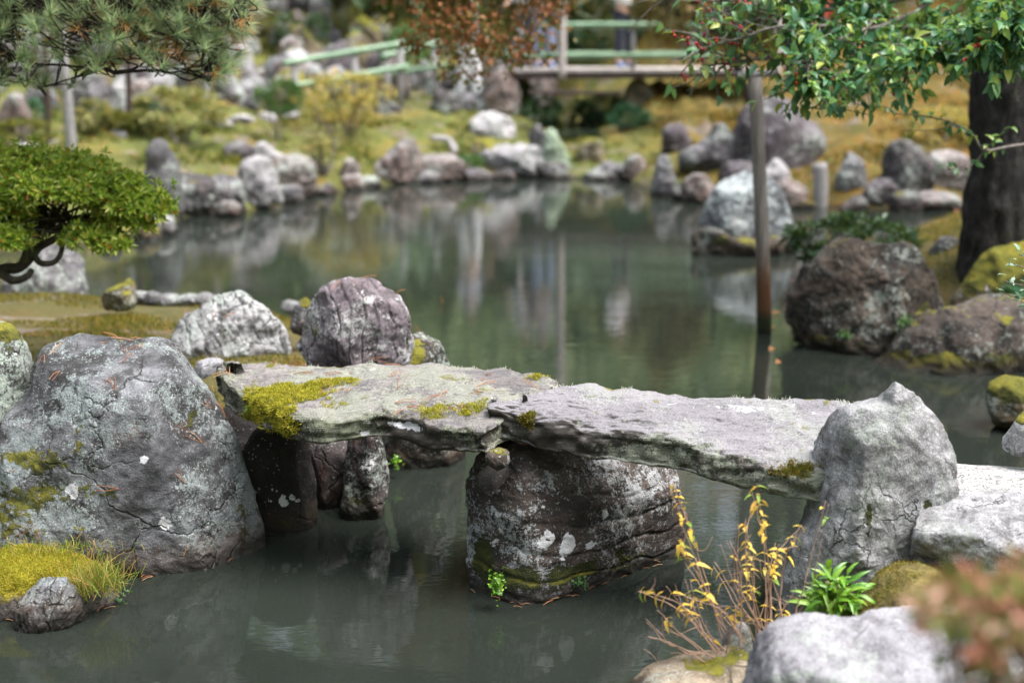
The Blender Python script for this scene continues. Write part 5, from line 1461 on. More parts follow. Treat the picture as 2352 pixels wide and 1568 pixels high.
# thin low twigs in front of the trunk
for pix, dep, r0 in [([(2420, 325), (2330, 335), (2260, 345), (2236, 312), (2180, 280), (2110, 265), (2060, 262)], [7.3, 7.2, 7.0, 7.0, 6.9, 6.8, 6.8], .010),
                     ([(2260, 345), (2244, 368), (2215, 386), (2160, 390)], [7.0, 7.0, 6.95, 6.9], .005), ([(2236, 312), (2190, 290), (2150, 298), (2075, 300)], [7.0, 6.9, 6.9, 6.9], .004),
                     ([(2260, 345), (2290, 318), (2322, 292)], [7.0, 6.95, 6.9], .004), ([(1880, 250), (1930, 250), (2000, 265)], [6.7, 6.75, 6.8], .004), ([(2060, 262), (2030, 245), (1965, 240)], [6.8, 6.8, 6.8], .005)]:
    K = np.array([WD(px, py, D) for (px, py), D in zip(pix, dep)])
    S = smooth_path(K, 40)
    bt_list.append(tube(S, np.linspace(r0, .002, 40), 6))
    for k in range(int(9 * len(K) / 3)):
        p = S[rng.randint(8, 40)]
        LP.append(p); LA.append(unit(rng.normal(size=3) * .8 + np.array([-.2, -.1, -.1]))); LU.append(unit(np.array([0, 0, 1.0]) + rng.normal(size=3) * .5)); LL.append(rng.uniform(.035, .06))
V, F = tubes(bt_list)
solid('branch', V, F, M_bark_twig, parent=bt)
LP, LA, LU, LL = map(np.array, (LP, LA, LU, LL))
V, F = leaves(LP, LA, LU, LL, .50, hero=True, curl=rng.uniform(.0, .35, len(LP)))
solid('foliage', V, F, M_holly, parent=bt)
BP = np.array(BP)
def spheres(C, r, rng=None):
    # small octa-based balls
    t = np.array([(0, 0, 1), (1, 0, 0), (0, 1, 0), (-1, 0, 0), (0, -1, 0), (0, 0, -1), (.7, .7, 0), (-.7, .7, 0), (-.7, -.7, 0), (.7, -.7, 0)], float)
    f = np.array([(0, 1, 6), (0, 6, 2), (0, 2, 7), (0, 7, 3), (0, 3, 8), (0, 8, 4), (0, 4, 9), (0, 9, 1), (5, 6, 1), (5, 2, 6), (5, 7, 2), (5, 3, 7), (5, 8, 3), (5, 4, 8), (5, 9, 4), (5, 1, 9)])
    r = np.broadcast_to(np.asarray(r, float), (len(C),))
    V = (C[:, None] + t[None] * r[:, None, None]).reshape(-1, 3)
    F = (f[None] + (np.arange(len(C)) * 10)[:, None, None]).reshape(-1, 3)
    return V, F
# the upper crown above the picture
TP_, TA_, TC_ = leaf_cloud(WD(2310, -720, 8.8), (1.35, 1.2, .75), 3600, .1, rng, 60, .16, .25)
V, F = leaves(TP_, TA_, rand_dirs(len(TP_), rng) * .5 + np.array([0, 0, 1.]), rng.uniform(.06, .10, len(TP_)), .5)
solid('upper_crown', V, F, M_holly, parent=bt, smooth=False)
V, F = tubes([tube(smooth_path([ctr[95], (ctr[95] + e) / 2 + np.array([0, 0, .1]), e], 8), np.linspace(.03, .005, 8), 6) for e in TC_])
solid('upper_branch', V, F, M_bark_dark, parent=bt)
V, F = spheres(BP, rng.uniform(.007, .011, len(BP)))
o = solid('berries', V, F, M_berry, parent=bt)
o['kind'] = 'stuff'

# ---- pine at the upper left
rng = np.random.RandomState(61)
pr_x, pr_D = WD(-520, 400, 7.00)[0], 7.00
pt = thing('pine_tree', (pr_x, pr_D, gz(pr_x, pr_D)), 'pine tree reaching in from the left with needles browning in places', 'tree')
V, F4, F3 = tube(smooth_path([(pr_x, pr_D, gz(pr_x, pr_D) - .2), (pr_x + .1, pr_D, 1.2), (pr_x - .1, pr_D, 2.4), (pr_x + .1, pr_D, 4.2)], 40), np.linspace(.20, .10, 40), 18)
solid('trunk', V, [F4, F3], M_bark_pine, parent=pt)
boughs = [
    ([(-540, 60), (-300, 40), (-120, 20), (0, 26), (60, 22), (110, 8), (170, -20), (260, -60), (360, -70)], [7.00, 6.80, 6.60, 6.50, 6.50, 6.50, 6.50, 6.50, 6.50], .06),
    ([(110, 8), (150, 20), (190, 52), (203, 100), (220, 138), (262, 166), (300, 160), (350, 162), (395, 168), (440, 150)], [6.50, 6.45, 6.40, 6.35, 6.30, 6.30, 6.30, 6.30, 6.30, 6.35], .017),
    ([(170, -20), (240, 5), (330, 18), (420, 20), (500, 30), (560, 22)], [6.50, 6.40, 6.40, 6.30, 6.30, 6.30], .016),
    ([(190, 52), (270, 62), (350, 70), (430, 90), (500, 110)], [6.40, 6.30, 6.30, 6.30, 6.30], .011),
    ([(-60, 150), (0, 165), (50, 180), (100, 198), (150, 186), (180, 176)], [6.60, 6.50, 6.50, 6.50, 6.50, 6.50], .008),
    ([(-60, 90), (0, 118), (60, 145), (140, 150), (210, 150), (290, 128), (345, 105)], [6.60, 6.50, 6.40, 6.40, 6.40, 6.40, 6.40], .008),
    ([(-60, 60), (30, 92), (90, 100), (150, 95)], [6.60, 6.50, 6.50, 6.50], .008),
    ([(262, 166), (320, 150), (360, 130), (420, 125)], [6.30, 6.30, 6.30, 6.30], .006),
    ([(360, -70), (440, -40), (520, -10), (575, 5)], [6.50, 6.40, 6.40, 6.40], .012),
    ([(395, 168), (430, 185), (455, 178), (500, 140)], [6.30, 6.30, 6.30, 6.30], .005),
]
tl, TP, TD = [], [], []
SS = []
for pix, dep, r0 in boughs:
    K = np.array([WD(px, py, D) for (px, py), D in zip(pix, dep)])
    n = 14 * len(K)
    S = smooth_path(K, n); S = S + .012 * np.stack([gnoise(S * 7 + k * 5) for k in range(3)], 1)
    r1 = r0 * .35 if r0 < .05 else .016
    tl.append(tube(S, np.linspace(r0, max(r1 * .5, .0025), n), 9))
    SS.append(S[int(n * .15):])
SSa = np.concatenate(SS[1:])
SSa = np.concatenate([SSa, SS[0][-60:]])
def pine_density(px, py):
    d = 1.0
    if py < -150: return .5
    lim = np.interp(px, [-100, 0, 100, 180, 250, 330, 400, 470, 520, 560, 590], [200, 200, 205, 195, 150, 150, 170, 195, 175, 110, 10])
    if py > lim: return 0
    if px > 585: return 0
    d = np.interp(px, [-100, 40, 160, 280, 420, 600], [.5, .45, .55, .8, 1, 1])
    d *= np.interp(py, [-100, 40, 110, 190], [1, 1, .62, .38])
    return d
cnt = 0
while cnt < 980:
    px, py = rng.uniform(-160, 588), rng.uniform(-170, 200)
    if rng.rand() > pine_density(px, py): continue
    p = WD(px, py, rng.uniform(6.05, 6.90))
    k = np.argsort(((SSa - p) ** 2).sum(1))[rng.randint(0, 12)]
    s = SSa[k]
    d = unit(p - s + np.array([.02, -.03, .03]))
    m = s * .5 + p * .5 + rng.normal(size=3) * .03 + np.array([0, 0, -.02])
    tl.append(tube(smooth_path([s, m, p], 8), np.linspace(.0042, .0026, 8), 5, cap=False))
    TP.append(p); TD.append(unit(d + np.array([.35, -.1, .35]) + rng.normal(size=3) * .3)); cnt += 1
V, F = tubes(tl)
solid('branch', V, F, M_bark_pine, parent=pt)
TP, TD = np.array(TP), np.array(TD)
def needle_tufts(P, D, nn, L, w, rng, cone=.75):
    n = len(P)
    d = np.repeat(D, nn, 0) + rng.normal(size=(n * nn, 3)) * cone * .55
    d = unit(d)
    b = np.repeat(P, nn, 0) - np.repeat(D, nn, 0) * rng.uniform(0, .035, (n * nn, 1))
    return blades(b, d, L * rng.uniform(.7, 1.15, n * nn), w, rng, .10)
dry = rng.rand(len(TP)) < .28
V, F = needle_tufts(TP[~dry], TD[~dry], 52, .098, .0024, rng)
solid('needles', V, F, M_needle, parent=pt, smooth=False)
V, F = needle_tufts(TP[dry], TD[dry] + np.array([0, 0, -.5]), 26, .075, .0022, rng, 1.0)
solid('dry_needles', V, F, M_needle_dry, parent=pt, smooth=False)

# ---- azalea clipped into a cloud at the left
rng = np.random.RandomState(71)
az0 = W(-70, 700, .35)
azD = 6.60
at_ = thing('azalea_bush', (WD(-60, 640, azD)[0], azD, .36), 'bright green azalea clipped into a rounded canopy at the left', 'bush')
# canopy: pads (pixel centre, depth, radii px, thickness px)
pads = [(40, 400, 6.6, 150, 58), (140, 415, 6.6, 130, 52), (225, 442, 6.55, 105, 48), (305, 474, 6.5, 80, 40), (352, 492, 6.5, 44, 24), (-60, 470, 6.5, 130, 80), (285, 515, 6.5, 62, 30), (5, 555, 6.35, 66, 44), (212, 552, 6.45, 66, 32), (262, 566, 6.4, 40, 20), (-130, 500, 6.6, 160, 110), (110, 448, 6.45, 130, 40), (20, 490, 6.4, 60, 44)]
AP, AN = [], []
for k, (px, py, D, rx, rz) in enumerate(pads):
    c = WD(px, py, D); s = D / FPX
    m = int(rx * rz * .058)
    d = rand_dirs(m, rng); d[:, 2] = np.where(d[:, 2] < -.25, -d[:, 2], d[:, 2])
    rr = rng.uniform(.72, 1.0, m) ** .5
    q = d * rr[:, None] * np.array([rx * s, rx * s * .8, rz * s])
    q = q * (1 + .48 * fbm(q * 5 + k * 3, 4))[:, None]
    AP.append(c + q); AN.append(unit(d * np.array([1, 1, 1.2]) + np.array([0, -.15, .45])))
AP, AN = np.concatenate(AP), np.concatenate(AN)
kk = rng.choice(len(AP), 260); AP = np.concatenate([AP, AP[kk] + AN[kk] * rng.uniform(.02, .075, (260, 1))]); AN = np.concatenate([AN, AN[kk]])
nr = len(AP); per = 9
ax = unit(np.repeat(AN, per, 0) * .38 + rng.normal(size=(nr * per, 3)) * .72)
P = np.repeat(AP, per, 0) + ax * .004
V, F = leaves(P, ax, np.repeat(AN, per, 0) + rng.normal(size=(nr * per, 3)) * .25, rng.uniform(.026, .046, nr * per), .40)
solid('foliage', V, F, M_azalea, parent=at_, smooth=False)
tl = []
for pix, dep, r0, r1 in [([(-260, 720), (-120, 680), (0, 625), (50, 608), (100, 560), (160, 540)], [6.50, 6.50, 6.45, 6.45, 6.50, 6.50], .036, .015),
                         ([(50, 608), (62, 580), (70, 545), (110, 520), (118, 480)], [6.45, 6.45, 6.50, 6.50, 6.50], .02, .008),
                         ([(80, 592), (100, 604), (125, 600), (140, 575), (138, 550), (150, 530)], [6.45, 6.40, 6.40, 6.42, 6.45, 6.50], .016, .008),
                         ([(0, 625), (30, 640), (62, 632), (72, 618)], [6.40, 6.38, 6.38, 6.40], .022, .012), ([(110, 520), (150, 525), (190, 510), (260, 500)], [6.50, 6.50, 6.50, 6.50], .016, .006),
                         ([(60, 560), (20, 530), (-20, 500), (-60, 470)], [6.45, 6.50, 6.50, 6.50], .016, .006)]:
    K = np.array([WD(px, py, D) for (px, py), D in zip(pix, dep)])
    S = smooth_path(K, 40); S = S + .012 * np.stack([gnoise(S * 9 + k * 5) for k in range(3)], 1)
    tl.append(tube(S, np.linspace(r0, r1, 40), 10))
for k in range(90):
    p = AP[rng.randint(nr)]; s = WD(rng.uniform(60, 200), rng.uniform(500, 550), 6.50)
    tl.append(tube(smooth_path([s, (s + p) / 2 + rng.normal(size=3) * .03, p], 7), np.linspace(.006, .003, 7), 5, cap=False))
V, F = tubes(tl)
solid('trunk', V, F, M_bark_az, parent=at_)

# ---- yellow leaved plant in front of the bridge
rng = np.random.RandomState(81)
M_stem = plain_mat('plant_stem', (.36, .23, .17), .7, .35)
stems = [  # base px, mid, tip, tip dz (leaf amount)
    ((1660, 1470), (1600, 1260), (1545, 1105), 1.0), ((1690, 1480), (1580, 1300), (1562, 1248), 1.0), ((1775, 1455), (1760, 1250), (1738, 1112), 1.4), ((1740, 1470), (1725, 1300), (1712, 1196), .8),
    ((1790, 1450), (1800, 1300), (1836, 1208), 1.0), ((1815, 1450), (1850, 1330), (1898, 1150), .35), ((1650, 1500), (1560, 1400), (1468, 1356), .9), ((1655, 1490), (1590, 1420), (1528, 1345), .5),
    ((1735, 1480), (1690, 1350), (1655, 1250), .1), ((1700, 1490), (1700, 1330), (1668, 1240), .1), ((1770, 1460), (1770, 1340), (1790, 1250), 1.2), ((1755, 1470), (1720, 1380), (1712, 1260), .9),
    ((1640, 1510), (1560, 1450), (1510, 1400), .8), ((1630, 1515), (1580, 1470), (1530, 1440), .4), ((1700, 1475), (1660, 1400), (1575, 1370), .8), ((1760, 1460), (1740, 1400), (1730, 1340), .9),
    ((1800, 1450), (1790, 1380), (1765, 1300), .8), ((1670, 1495), (1620, 1440), (1585, 1330), .7), ((1620, 1520), (1550, 1480), (1490, 1460), .0), ((1600, 1530), (1530, 1525), (1478, 1488), .0),
    ((1690, 1480), (1690, 1430), (1690, 1390), .7), ((1780, 1455), (1700, 1400), (1640, 1300), .2), ((1745, 1465), (1800, 1400), (1830, 1350), .3), ((1650, 1500), (1600, 1500), (1540, 1500), .1),
    ((1720, 1475), (1640, 1390), (1595, 1290), .6), ((1765, 1460), (1690, 1330), (1692, 1205), .3)]
yb = W(1700, 1500, .15)
yp = thing('yellow_plant', (yb[0], yb[1], .12), 'thin stemmed plant with curled yellow leaves in front of the stone bridge', 'plant')
tl, P, A, U_, L_, C_ = [], [], [], [], [], []
stems = stems + [tuple(tuple(np.array(q) + rng.normal(size=2) * np.array([14, 10])) for q in s_[:3]) + (s_[3] * .35,) for s_ in stems if rng.rand() < .5]
for (b, m, t, lv) in stems:
    D = rng.uniform(3.80, 3.98)
    dt = D + rng.uniform(-.12, .10)
    K = np.array([WD(*b, D), WD(*m, (D + dt) / 2 + rng.uniform(-.03, .03)), WD(*t, dt)])
    S = smooth_path(K, 44); S = S + .004 * np.stack([gnoise(S * 22 + k * 5) for k in range(3)], 1)
    tl.append(tube(S, np.linspace(.0023, .0009, 44), 6))
    ln = np.linalg.norm(np.diff(S, axis=0), axis=1).sum()
    for f in np.arange(.30, 1.001, .021 / max(ln, .2)):
        if rng.rand() > lv * (.07 + .93 * f ** 1.6): continue
        i0 = min(int(f * 43), 42); td = unit(S[i0 + 1] - S[i0])
        a0 = rng.uniform(0, np.pi)
        e1 = unit(np.cross(td, [.3, 1, .2])); e2 = np.cross(td, e1)
        for sgn in (0, np.pi):
            if rng.rand() < .15: continue
            d = np.cos(a0 + sgn) * e1 + np.sin(a0 + sgn) * e2
            P.append(S[i0]); A.append(unit(d + td * .35 + np.array([0, 0, .1]))); U_.append(td); L_.append(rng.uniform(.013, .029)); C_.append(rng.uniform(.3, 1.5))
    # dry side twigs
    for k in range(1):
        i0 = rng.randint(10, 40); d = unit(rng.normal(size=3) + np.array([0, 0, .6]))
        tl.append(tube(smooth_path([S[i0], S[i0] + d * .03, S[i0] + d * .06 + rng.normal(size=3) * .01], 5), np.linspace(.0014, .0007, 5), 4, cap=False))
V, F = tubes(tl)
solid('stem', V, F, M_stem, parent=yp)
V, F = leaves(np.array(P), np.array(A), np.array(U_), np.array(L_), .60, hero=True, curl=np.array(C_))
solid('foliage', V, F, M_yellow, parent=yp)

# ---- green rosette plant at the foot of the tall rock
rng = np.random.RandomState(91)
rb0 = WD(1922, 1375, 3.95)
rp = thing('rosette_plant', rb0 - np.array([0, 0, .05]), 'bright green plant with long pointed leaves at the foot of the tall rock', 'plant')
n = 150
th = rng.uniform(0, 2 * np.pi, n); el = rng.uniform(-.35, 1.25, n)
ax = np.stack([np.cos(th) * np.cos(el), np.sin(th) * np.cos(el) - .15, np.sin(el)], 1)
P = rb0 + rng.normal(size=(n, 3)) * np.array([.032, .03, .025]) + ax * .015
V, F = leaves(P, ax, np.tile([0, -.25, 1.0], (n, 1)) + rng.normal(size=(n, 3)) * .15, rng.uniform(.042, .078, n), .27, hero=True, curl=rng.uniform(.1, .5, n))
solid('foliage', V, F, M_rosette, parent=rp)
V, F = tubes([tube(smooth_path([rb0 + np.array([0, 0, -.09]), rb0 + np.array([0, 0, -.03]), rb0 + rng.normal(size=3) * .02 + np.array([0, 0, .03])], 8), np.linspace(.006, .003, 8), 6) for k in range(7)])
solid('stem', V, F, M_stem, parent=rp)

# ---- out of focus red azalea close to the lens at the lower right
rng = np.random.RandomState(95)
ra = thing('red_azalea', (.72, 1.68, gz(.72, 1.68)), 'out of focus azalea with red and green autumn leaves at the lower right corner', 'bush')
P, A = [], []
for k in range(105):
    px = 2120 + 330 * rng.rand() ** .8
    lo = np.interp(px, [2110, 2180, 2250, 2352, 2450], [1385, 1345, 1320, 1285, 1260]); hi = np.interp(px, [2110, 2160, 2220, 2300, 2450], [1400, 1450, 1540, 1640, 1750])
    c = WD(px, rng.uniform(lo, hi), rng.uniform(1.55, 1.85))
    m = 7
    d = unit(rng.normal(size=(m, 3)) + np.array([-.3, -.2, .5]))
    P.append(c + d * .006); A.append(d)
P, A = np.concatenate(P), np.concatenate(A)
V, F = leaves(P, A, rand_dirs(len(P), rng) + np.array([0, 0, 1.0]), rng.uniform(.022, .038, len(P)), .5)
solid('foliage', V, F, M_redleaf, parent=ra, smooth=False)
tl = []
gb = np.array([.73, 1.68, gz(.73, 1.68) - .05])
for k in range(26):
    e = P[rng.randint(len(P))]
    tl.append(tube(smooth_path([gb + rng.normal(size=3) * .03, gb * .4 + e * .6 + rng.normal(size=3) * .04, e], 10), np.linspace(.008, .002, 10), 6))
V, F = tubes(tl); solid('stem', V, F, M_bark_twig, parent=ra)

# ---- pale sprig poking in at the right edge
rng = np.random.RandomState(97)
sp = thing('sprig_shrub', (W(2520, 1010, .42)[0], 5.2, 0.2), 'pale green sprigs poking in at the right edge above the mossy stones', 'shrub')
tl, P, A = [], [], []
for (a, b) in [((2480, 760), (2305, 672)), ((2470, 680), (2330, 606)), ((2460, 640), (2340, 585)), ((2480, 720), (2310, 645)), ((2500, 800), (2345, 690))]:
    S = smooth_path([np.array([sp.location[0], 5.2, .2]), WD(*a, 5.1), WD(*b, 5.0)], 24)
    tl.append(tube(S, np.linspace(.007, .002, 24), 6))
    for k in range(26):
        p = S[rng.randint(14, 24)]; P.append(p + rng.normal(size=3) * .012); A.append(unit(unit(S[-1] - S[12]) * .4 + rng.normal(size=3) * .7))
V, F = tubes(tl); solid('stem', V, F, M_bark_twig, parent=sp)
V, F = leaves(np.array(P), np.array(A), rand_dirs(len(P), rng) * .5 + np.array([0, 0, 1.]), rng.uniform(.02, .038, len(P)), .5, hero=True)
solid('foliage', V, F, M_palegreen, parent=sp)
# ------------------------------------------------------------------ moss, grass and litter
M_moss_y = leaf_mat('moss_yellow', [(0, (.17, .19, .025)), (.35, (.38, .37, .035)), (.75, (.58, .53, .06)), (1, (.42, .27, .045))], .8, .4, .2)
M_moss_o = leaf_mat('moss_olive', [(0, (.06, .07, .012)), (.4, (.14, .14, .02)), (.75, (.26, .22, .03)), (.9, (.30, .17, .03)), (1, (.22, .10, .03))], .8, .3, .2)
M_grass = leaf_mat('grass_blade', [(0, (.12, .22, .03)), (.4, (.26, .32, .05)), (.7, (.45, .36, .10)), (1, (.45, .20, .08))], .6, .35, .3)
M_litter = leaf_mat('fallen_needle', [(0, (.20, .07, .03)), (.6, (.36, .15, .06)), (1, (.50, .30, .15))], .6, .1, .3)

def scatter_faces(V, F, attr, th, n, rng):
    """random points on faces where the attribute is above th"""
    fa = attr[F].mean(1)
    a, b, c, d = (V[F[:, k]] for k in range(4))
    nrm = np.cross(c - a, d - b); ar = np.linalg.norm(nrm, axis=1) * .5
    w = ar * (fa > th) * np.clip(fa, 0, 1)
    if w.sum() <= 0: return np.zeros((0, 3)), np.zeros((0, 3))
    k = rng.choice(len(F), n, p=w / w.sum())
    u, v = rng.rand(n, 1), rng.rand(n, 1)
    P = (a[k] * (1 - u) + b[k] * u) * (1 - v) + (d[k] * (1 - u) + c[k] * u) * v
    return P, unit(nrm[k])

rng = np.random.RandomState(101)
for slab_o, SV_, SF_, SA_, n in ((slab1, S1V, S1F, S1A, 19000), (slab2, S2V, S2F, S2A, 1800)):
    P, Nn = scatter_faces(SV_, SF_, sstep(SA_['moss'], .18, .8), .03, n, rng)
    cl = .5 + .5 * gnoise(P * 45)
    V, F = blades(P + Nn * (.010 * cl)[:, None] - Nn * .004, Nn * .8 + rng.normal(size=P.shape) * .55 + np.array([0, 0, .3]), rng.uniform(.007, .015, len(P)), .0024, rng, .4)
    o = solid('moss', V, F, M_moss_y if n > 9000 else M_moss_o, parent=slab_o, smooth=False)
    o['kind'] = 'stuff'
# crusty lichen tufts along the far rims of the slabs
for slab_o, SV_, SF_, edge in ((slab1, S1V, S1F, S1b), (slab2, S2V, S2F, S2b)):
    E = np.array([W(*q) for q in edge])
    t = rng.rand(900) * (len(E) - 1.001); i = t.astype(int); f = (t - i)[:, None]
    keep = gnoise(np.stack([t * 1.7, t * 0, t * 0], 1)) > .12
    P = (E[i] * (1 - f) + E[i + 1] * f)[keep]
    from mathutils.bvhtree import BVHTree
    bv = BVHTree.FromPolygons([tuple(v) for v in SV_], [tuple(f_) for f_ in SF_])
    Q = []
    for p in P:
        loc, nn, ix, dist = bv.find_nearest(Vector((p[0] + rng.normal() * .01, p[1] - abs(rng.normal()) * .012, p[2] + .05)))
        Q.append(loc)
    Q = np.array(Q)
    V, F = blades(Q, rng.normal(size=Q.shape) * .6 + np.array([0, 0, 1.]), rng.uniform(.005, .013, len(Q)), .003, rng, .6)
    o = solid('lichen_tufts', V, F, plain_mat('tuft_lichen', (.42, .44, .36), .9), parent=slab_o, smooth=False)
    o['kind'] = 'stuff'

# ferny green sprigs under the left slab's edge
for lab, (px, py, D), n, L in (('small green fern tuft hanging under the moss on the bridge slab', (645, 985, 4.93), 10, .035), ('tiny green fern tuft at the left tip of the mossy bridge slab', (545, 940, 5.0), 7, .028), ('tiny green fern tuft under the slab right of the larger fern tuft', (695, 985, 4.87), 7, .025)):
    c = WD(px, py, D)
    loc, nn, ix, dist = BVHTree.FromPolygons([tuple(v) for v in S1V], [tuple(f_) for f_ in S1F]).find_nearest(Vector(c))
    c = np.array(loc)
    d = unit(rng.normal(size=(n, 3)) * .6 + np.array([0, -.6, -.35]))
    V, F = leaves(np.tile(c, (n, 1)), d, rand_dirs(n, rng) + np.array([0, 0, 1.]), L * rng.uniform(.7, 1.2, n), .22, hero=True)
    tag(solid('fern_tuft', V, F, M_rosette, base=c), lab, 'fern')

# moss mound at the lower left
MO = [(-400, 1480), (-380, 1320), (-200, 1285), (0, 1270), (80, 1268), (150, 1278), (210, 1306), (255, 1345), (276, 1390), (280, 1430), (200, 1510), (-100, 1550)]
def mat_mound(cs=((.06, .055, .012), (.22, .17, .02), (.38, .33, .035), (.30, .17, .03))):
    g = G('moss_mound')
    o = g.n('NewGeometry').outputs['Position']
    nz = g.n('SeparateXYZ', {0: g.n('NewGeometry').outputs['Normal']}).outputs[2]
    pz = g.n('SeparateXYZ', {0: o}).outputs[2]
    n2 = g.noise(o, 14, 6, .7); n3 = g.noise(o, 60, 4, .7)
    c = g.ramp(g.math('ADD', g.math('MULTIPLY', n2, .6), g.math('MULTIPLY', n3, .4)), list(zip((.32, .46, .6, .75), cs)))
    rk = g.ramp(n3, [(.3, (.03, .027, .024)), (.6, (.12, .105, .095)), (.8, (.22, .20, .185))])
    zz = g.math('ADD', pz, g.math('MULTIPLY', g.math('SUBTRACT', n2, .5), .12))
    c = g.mix(g.step(zz, .10, .055), c, rk)
    c = g.mix(g.step(pz, .02, .0), c, (.012, .012, .01))
    return g.done(g.principled(c, .95, g.bump(g.math('ADD', n2, n3), .8, .02), .2))
V, F, at2 = rock('x', '', '', MO, None, 4.60, front=.20, back=.10, N=260, M=110, p=3.0, lean=(0, -.05), seed=75, amp=.45, facets=0, ret=True)
V_MOUND = V
md = solid('moss_mound', V, F, mat_mound(), base=(V[:, 0].mean(), 4.58, 0))
tag(md, 'low mound of yellow moss with grass at the water in the lower left corner', 'mound')
nrm = vnormals(V, F)
mo_a = sstep(V[:, 2], .07, .12)
P, Nn = scatter_faces(V, F, mo_a, .3, 34000, rng)
vis = P[:, 0] > W(-60, 1300, .2)[0]
P, Nn = P[vis], Nn[vis]
V2, F2 = blades(P, Nn * .8 + rng.normal(size=P.shape) * .5 + np.array([0, 0, .3]), rng.uniform(.005, .012, len(P)), .002, rng, .4)
o = solid('moss', V2, F2, M_moss_y, parent=md, smooth=False); o['kind'] = 'stuff'
# grass tuft on the mound
def grass_tuft(label, px, py, D, spread, n, L, cat='grass tuft', mat=None, bend=.35):
    c = WD(px, py, D)
    P = c + rng.normal(size=(n, 3)) * np.array(spread)
    V, F = blades(P, rng.normal(size=(n, 3)) * .42 + np.array([.12, -.1, 1.]), rng.uniform(.4, 1.15, n) * L, .0026, rng, bend)
    return tag(solid('grass_tuft', V, F, mat or M_grass, base=c, smooth=False), label, cat, kind='stuff')
grass_tuft('tuft of green and straw coloured grass on the moss mound by the big boulder', 222, 1345, 4.47, (.045, .04, .015), 620, .10)
grass_tuft('short dry grass along the back of the moss mound', 120, 1262, 4.60, (.13, .03, .008), 500, .035)
# creeping plant beside the mound
c = WD(278, 1385, 4.55)
P = c + rng.normal(size=(26, 3)) * np.array([.014, .012, .028])
V, F = leaves(P, rand_dirs(26, rng), rand_dirs(26, rng) + np.array([0, -.4, .6]), rng.uniform(.010, .018, 26), .8, hero=True)
tag(solid('creeping_plant', V, F, M_shrub_green, base=c), 'little round leaved creeping plant between mound and boulder', 'plant')
for lab, px, py, D, sp_, n_, mt in (('bright green liverwort clump at the left foot of the pier', 1140, 1340, 4.49, (.012, .013, .022), 150, M_rosette), ('small green weeds at the waterline in the middle of the pier foot', 1335, 1335, 4.62, (.012, .012, .007), 60, M_shrub_green),
                                 ('round leaved weed on the rust coloured rock behind the pier', 1550, 1225, 5.18, (.014, .012, .013), 40, M_shrub_green), ('small yellow green weed on the rust rock under the left slab', 910, 1060, 5.93, (.013, .012, .014), 40, M_rosette),
                                 ('leafy weed clump at the foot of the craggy brown boulder', 2085, 745, 8.22, (.03, .025, .02), 160, M_shrub_green), ('tiny green weed low on the craggy brown boulder', 1940, 770, 8.2, (.02, .015, .015), 60, M_shrub_green)):
    c = WD(px, py, D)
    P = c + rng.normal(size=(n_, 3)) * np.array(sp_)
    V, F = leaves(P, unit(rand_dirs(n_, rng) + np.array([0, -.5, .2])), rand_dirs(n_, rng) + np.array([0, -.3, 1]), rng.uniform(.008, .018, n_) * D / 4.8, .75, hero=True)
    tag(solid('weed', V, F, mt, base=c), lab, 'plant')

# moss carpet on the near islet and the viewer's bank
n = 90000
P2 = np.column_stack([rng.uniform(-3.4, .3, n), 5.0 + 4.2 * rng.rand(n) ** 1.2])
d = sdist(P2, ISLAND)
q3 = np.column_stack([P2 * np.array([1.3, 2.4]), np.zeros(n)])
patch = fbm(q3 * .9 + 2.0, 4)
k = (d > .05) & (patch > -.12 + .25 * rng.rand(n))
P2 = P2[k]
z = ground(P2)
tall = np.clip(patch[k] * 2.5 + .5, .15, 1.4)
P = np.column_stack([P2, z - .003])
V, F = blades(P, rng.normal(size=P.shape) * .45 + np.array([0, 0, 1.]), rng.uniform(.018, .042, len(P)) * tall, .0046, rng, .4)
tag(solid('moss_carpet', V, F, M_moss_o, base=(-1.5, 6, .4), smooth=False), 'olive and rust moss growing over the islet', 'moss', kind='stuff')
# moss on the right bank, and low ground cover over the far slopes
n = 40000
P2 = np.column_stack([rng.uniform(1.5, 5.0, n), rng.uniform(7.6, 11.5, n)])
k = (sdist(P2, RIGHTB) > .03) & (fbm(np.column_stack([P2 * 1.6, np.zeros(n)]), 3) > -.15)
P2 = P2[k]; P = np.column_stack([P2, ground(P2) - .003])
V, F = blades(P, rng.normal(size=P.shape) * .45 + np.array([0, 0, 1.]), rng.uniform(.015, .04, len(P)), .005, rng, .4)
tag(solid('moss_carpet', V, F, M_moss_o, base=(3, 9, .3), smooth=False), 'dark olive moss on the right bank around the tree', 'moss', kind='stuff')
n = 130000
P2 = np.column_stack([rng.uniform(-7.5, 9, n), rng.uniform(12.5, 27, n)])
dF = sdist(P2, LAND_FAR)
q3 = np.column_stack([P2, np.zeros(n)])
pt_ = fbm(q3 * 1.1 + 4, 4)
k = (dF > .1) & (pt_ > -.05 + .22 * rng.rand(n)) & (P2[:, 0] > -.42 * P2[:, 1]) & (P2[:, 0] < .42 * P2[:, 1])
P2, hh = P2[k], np.clip(.35 + 2.2 * pt_[k], .3, 1.5)
P = np.column_stack([P2, ground(P2) - .01])
sel = P2[:, 0] + .6 * gnoise(np.column_stack([P2 * .8, np.zeros(len(P2))])) > 1.6
M_gc_l = leaf_mat('ground_cover_green', [(0, (.035, .06, .014)), (.4, (.09, .12, .025)), (.75, (.19, .19, .04)), (.93, (.30, .25, .05)), (1, (.30, .15, .04))], .8, .3, .2)
M_gc_r = leaf_mat('ground_cover_rust', [(0, (.045, .042, .012)), (.35, (.11, .082, .018)), (.7, (.22, .13, .024)), (.92, (.30, .17, .03)), (1, (.20, .07, .024))], .8, .3, .2)
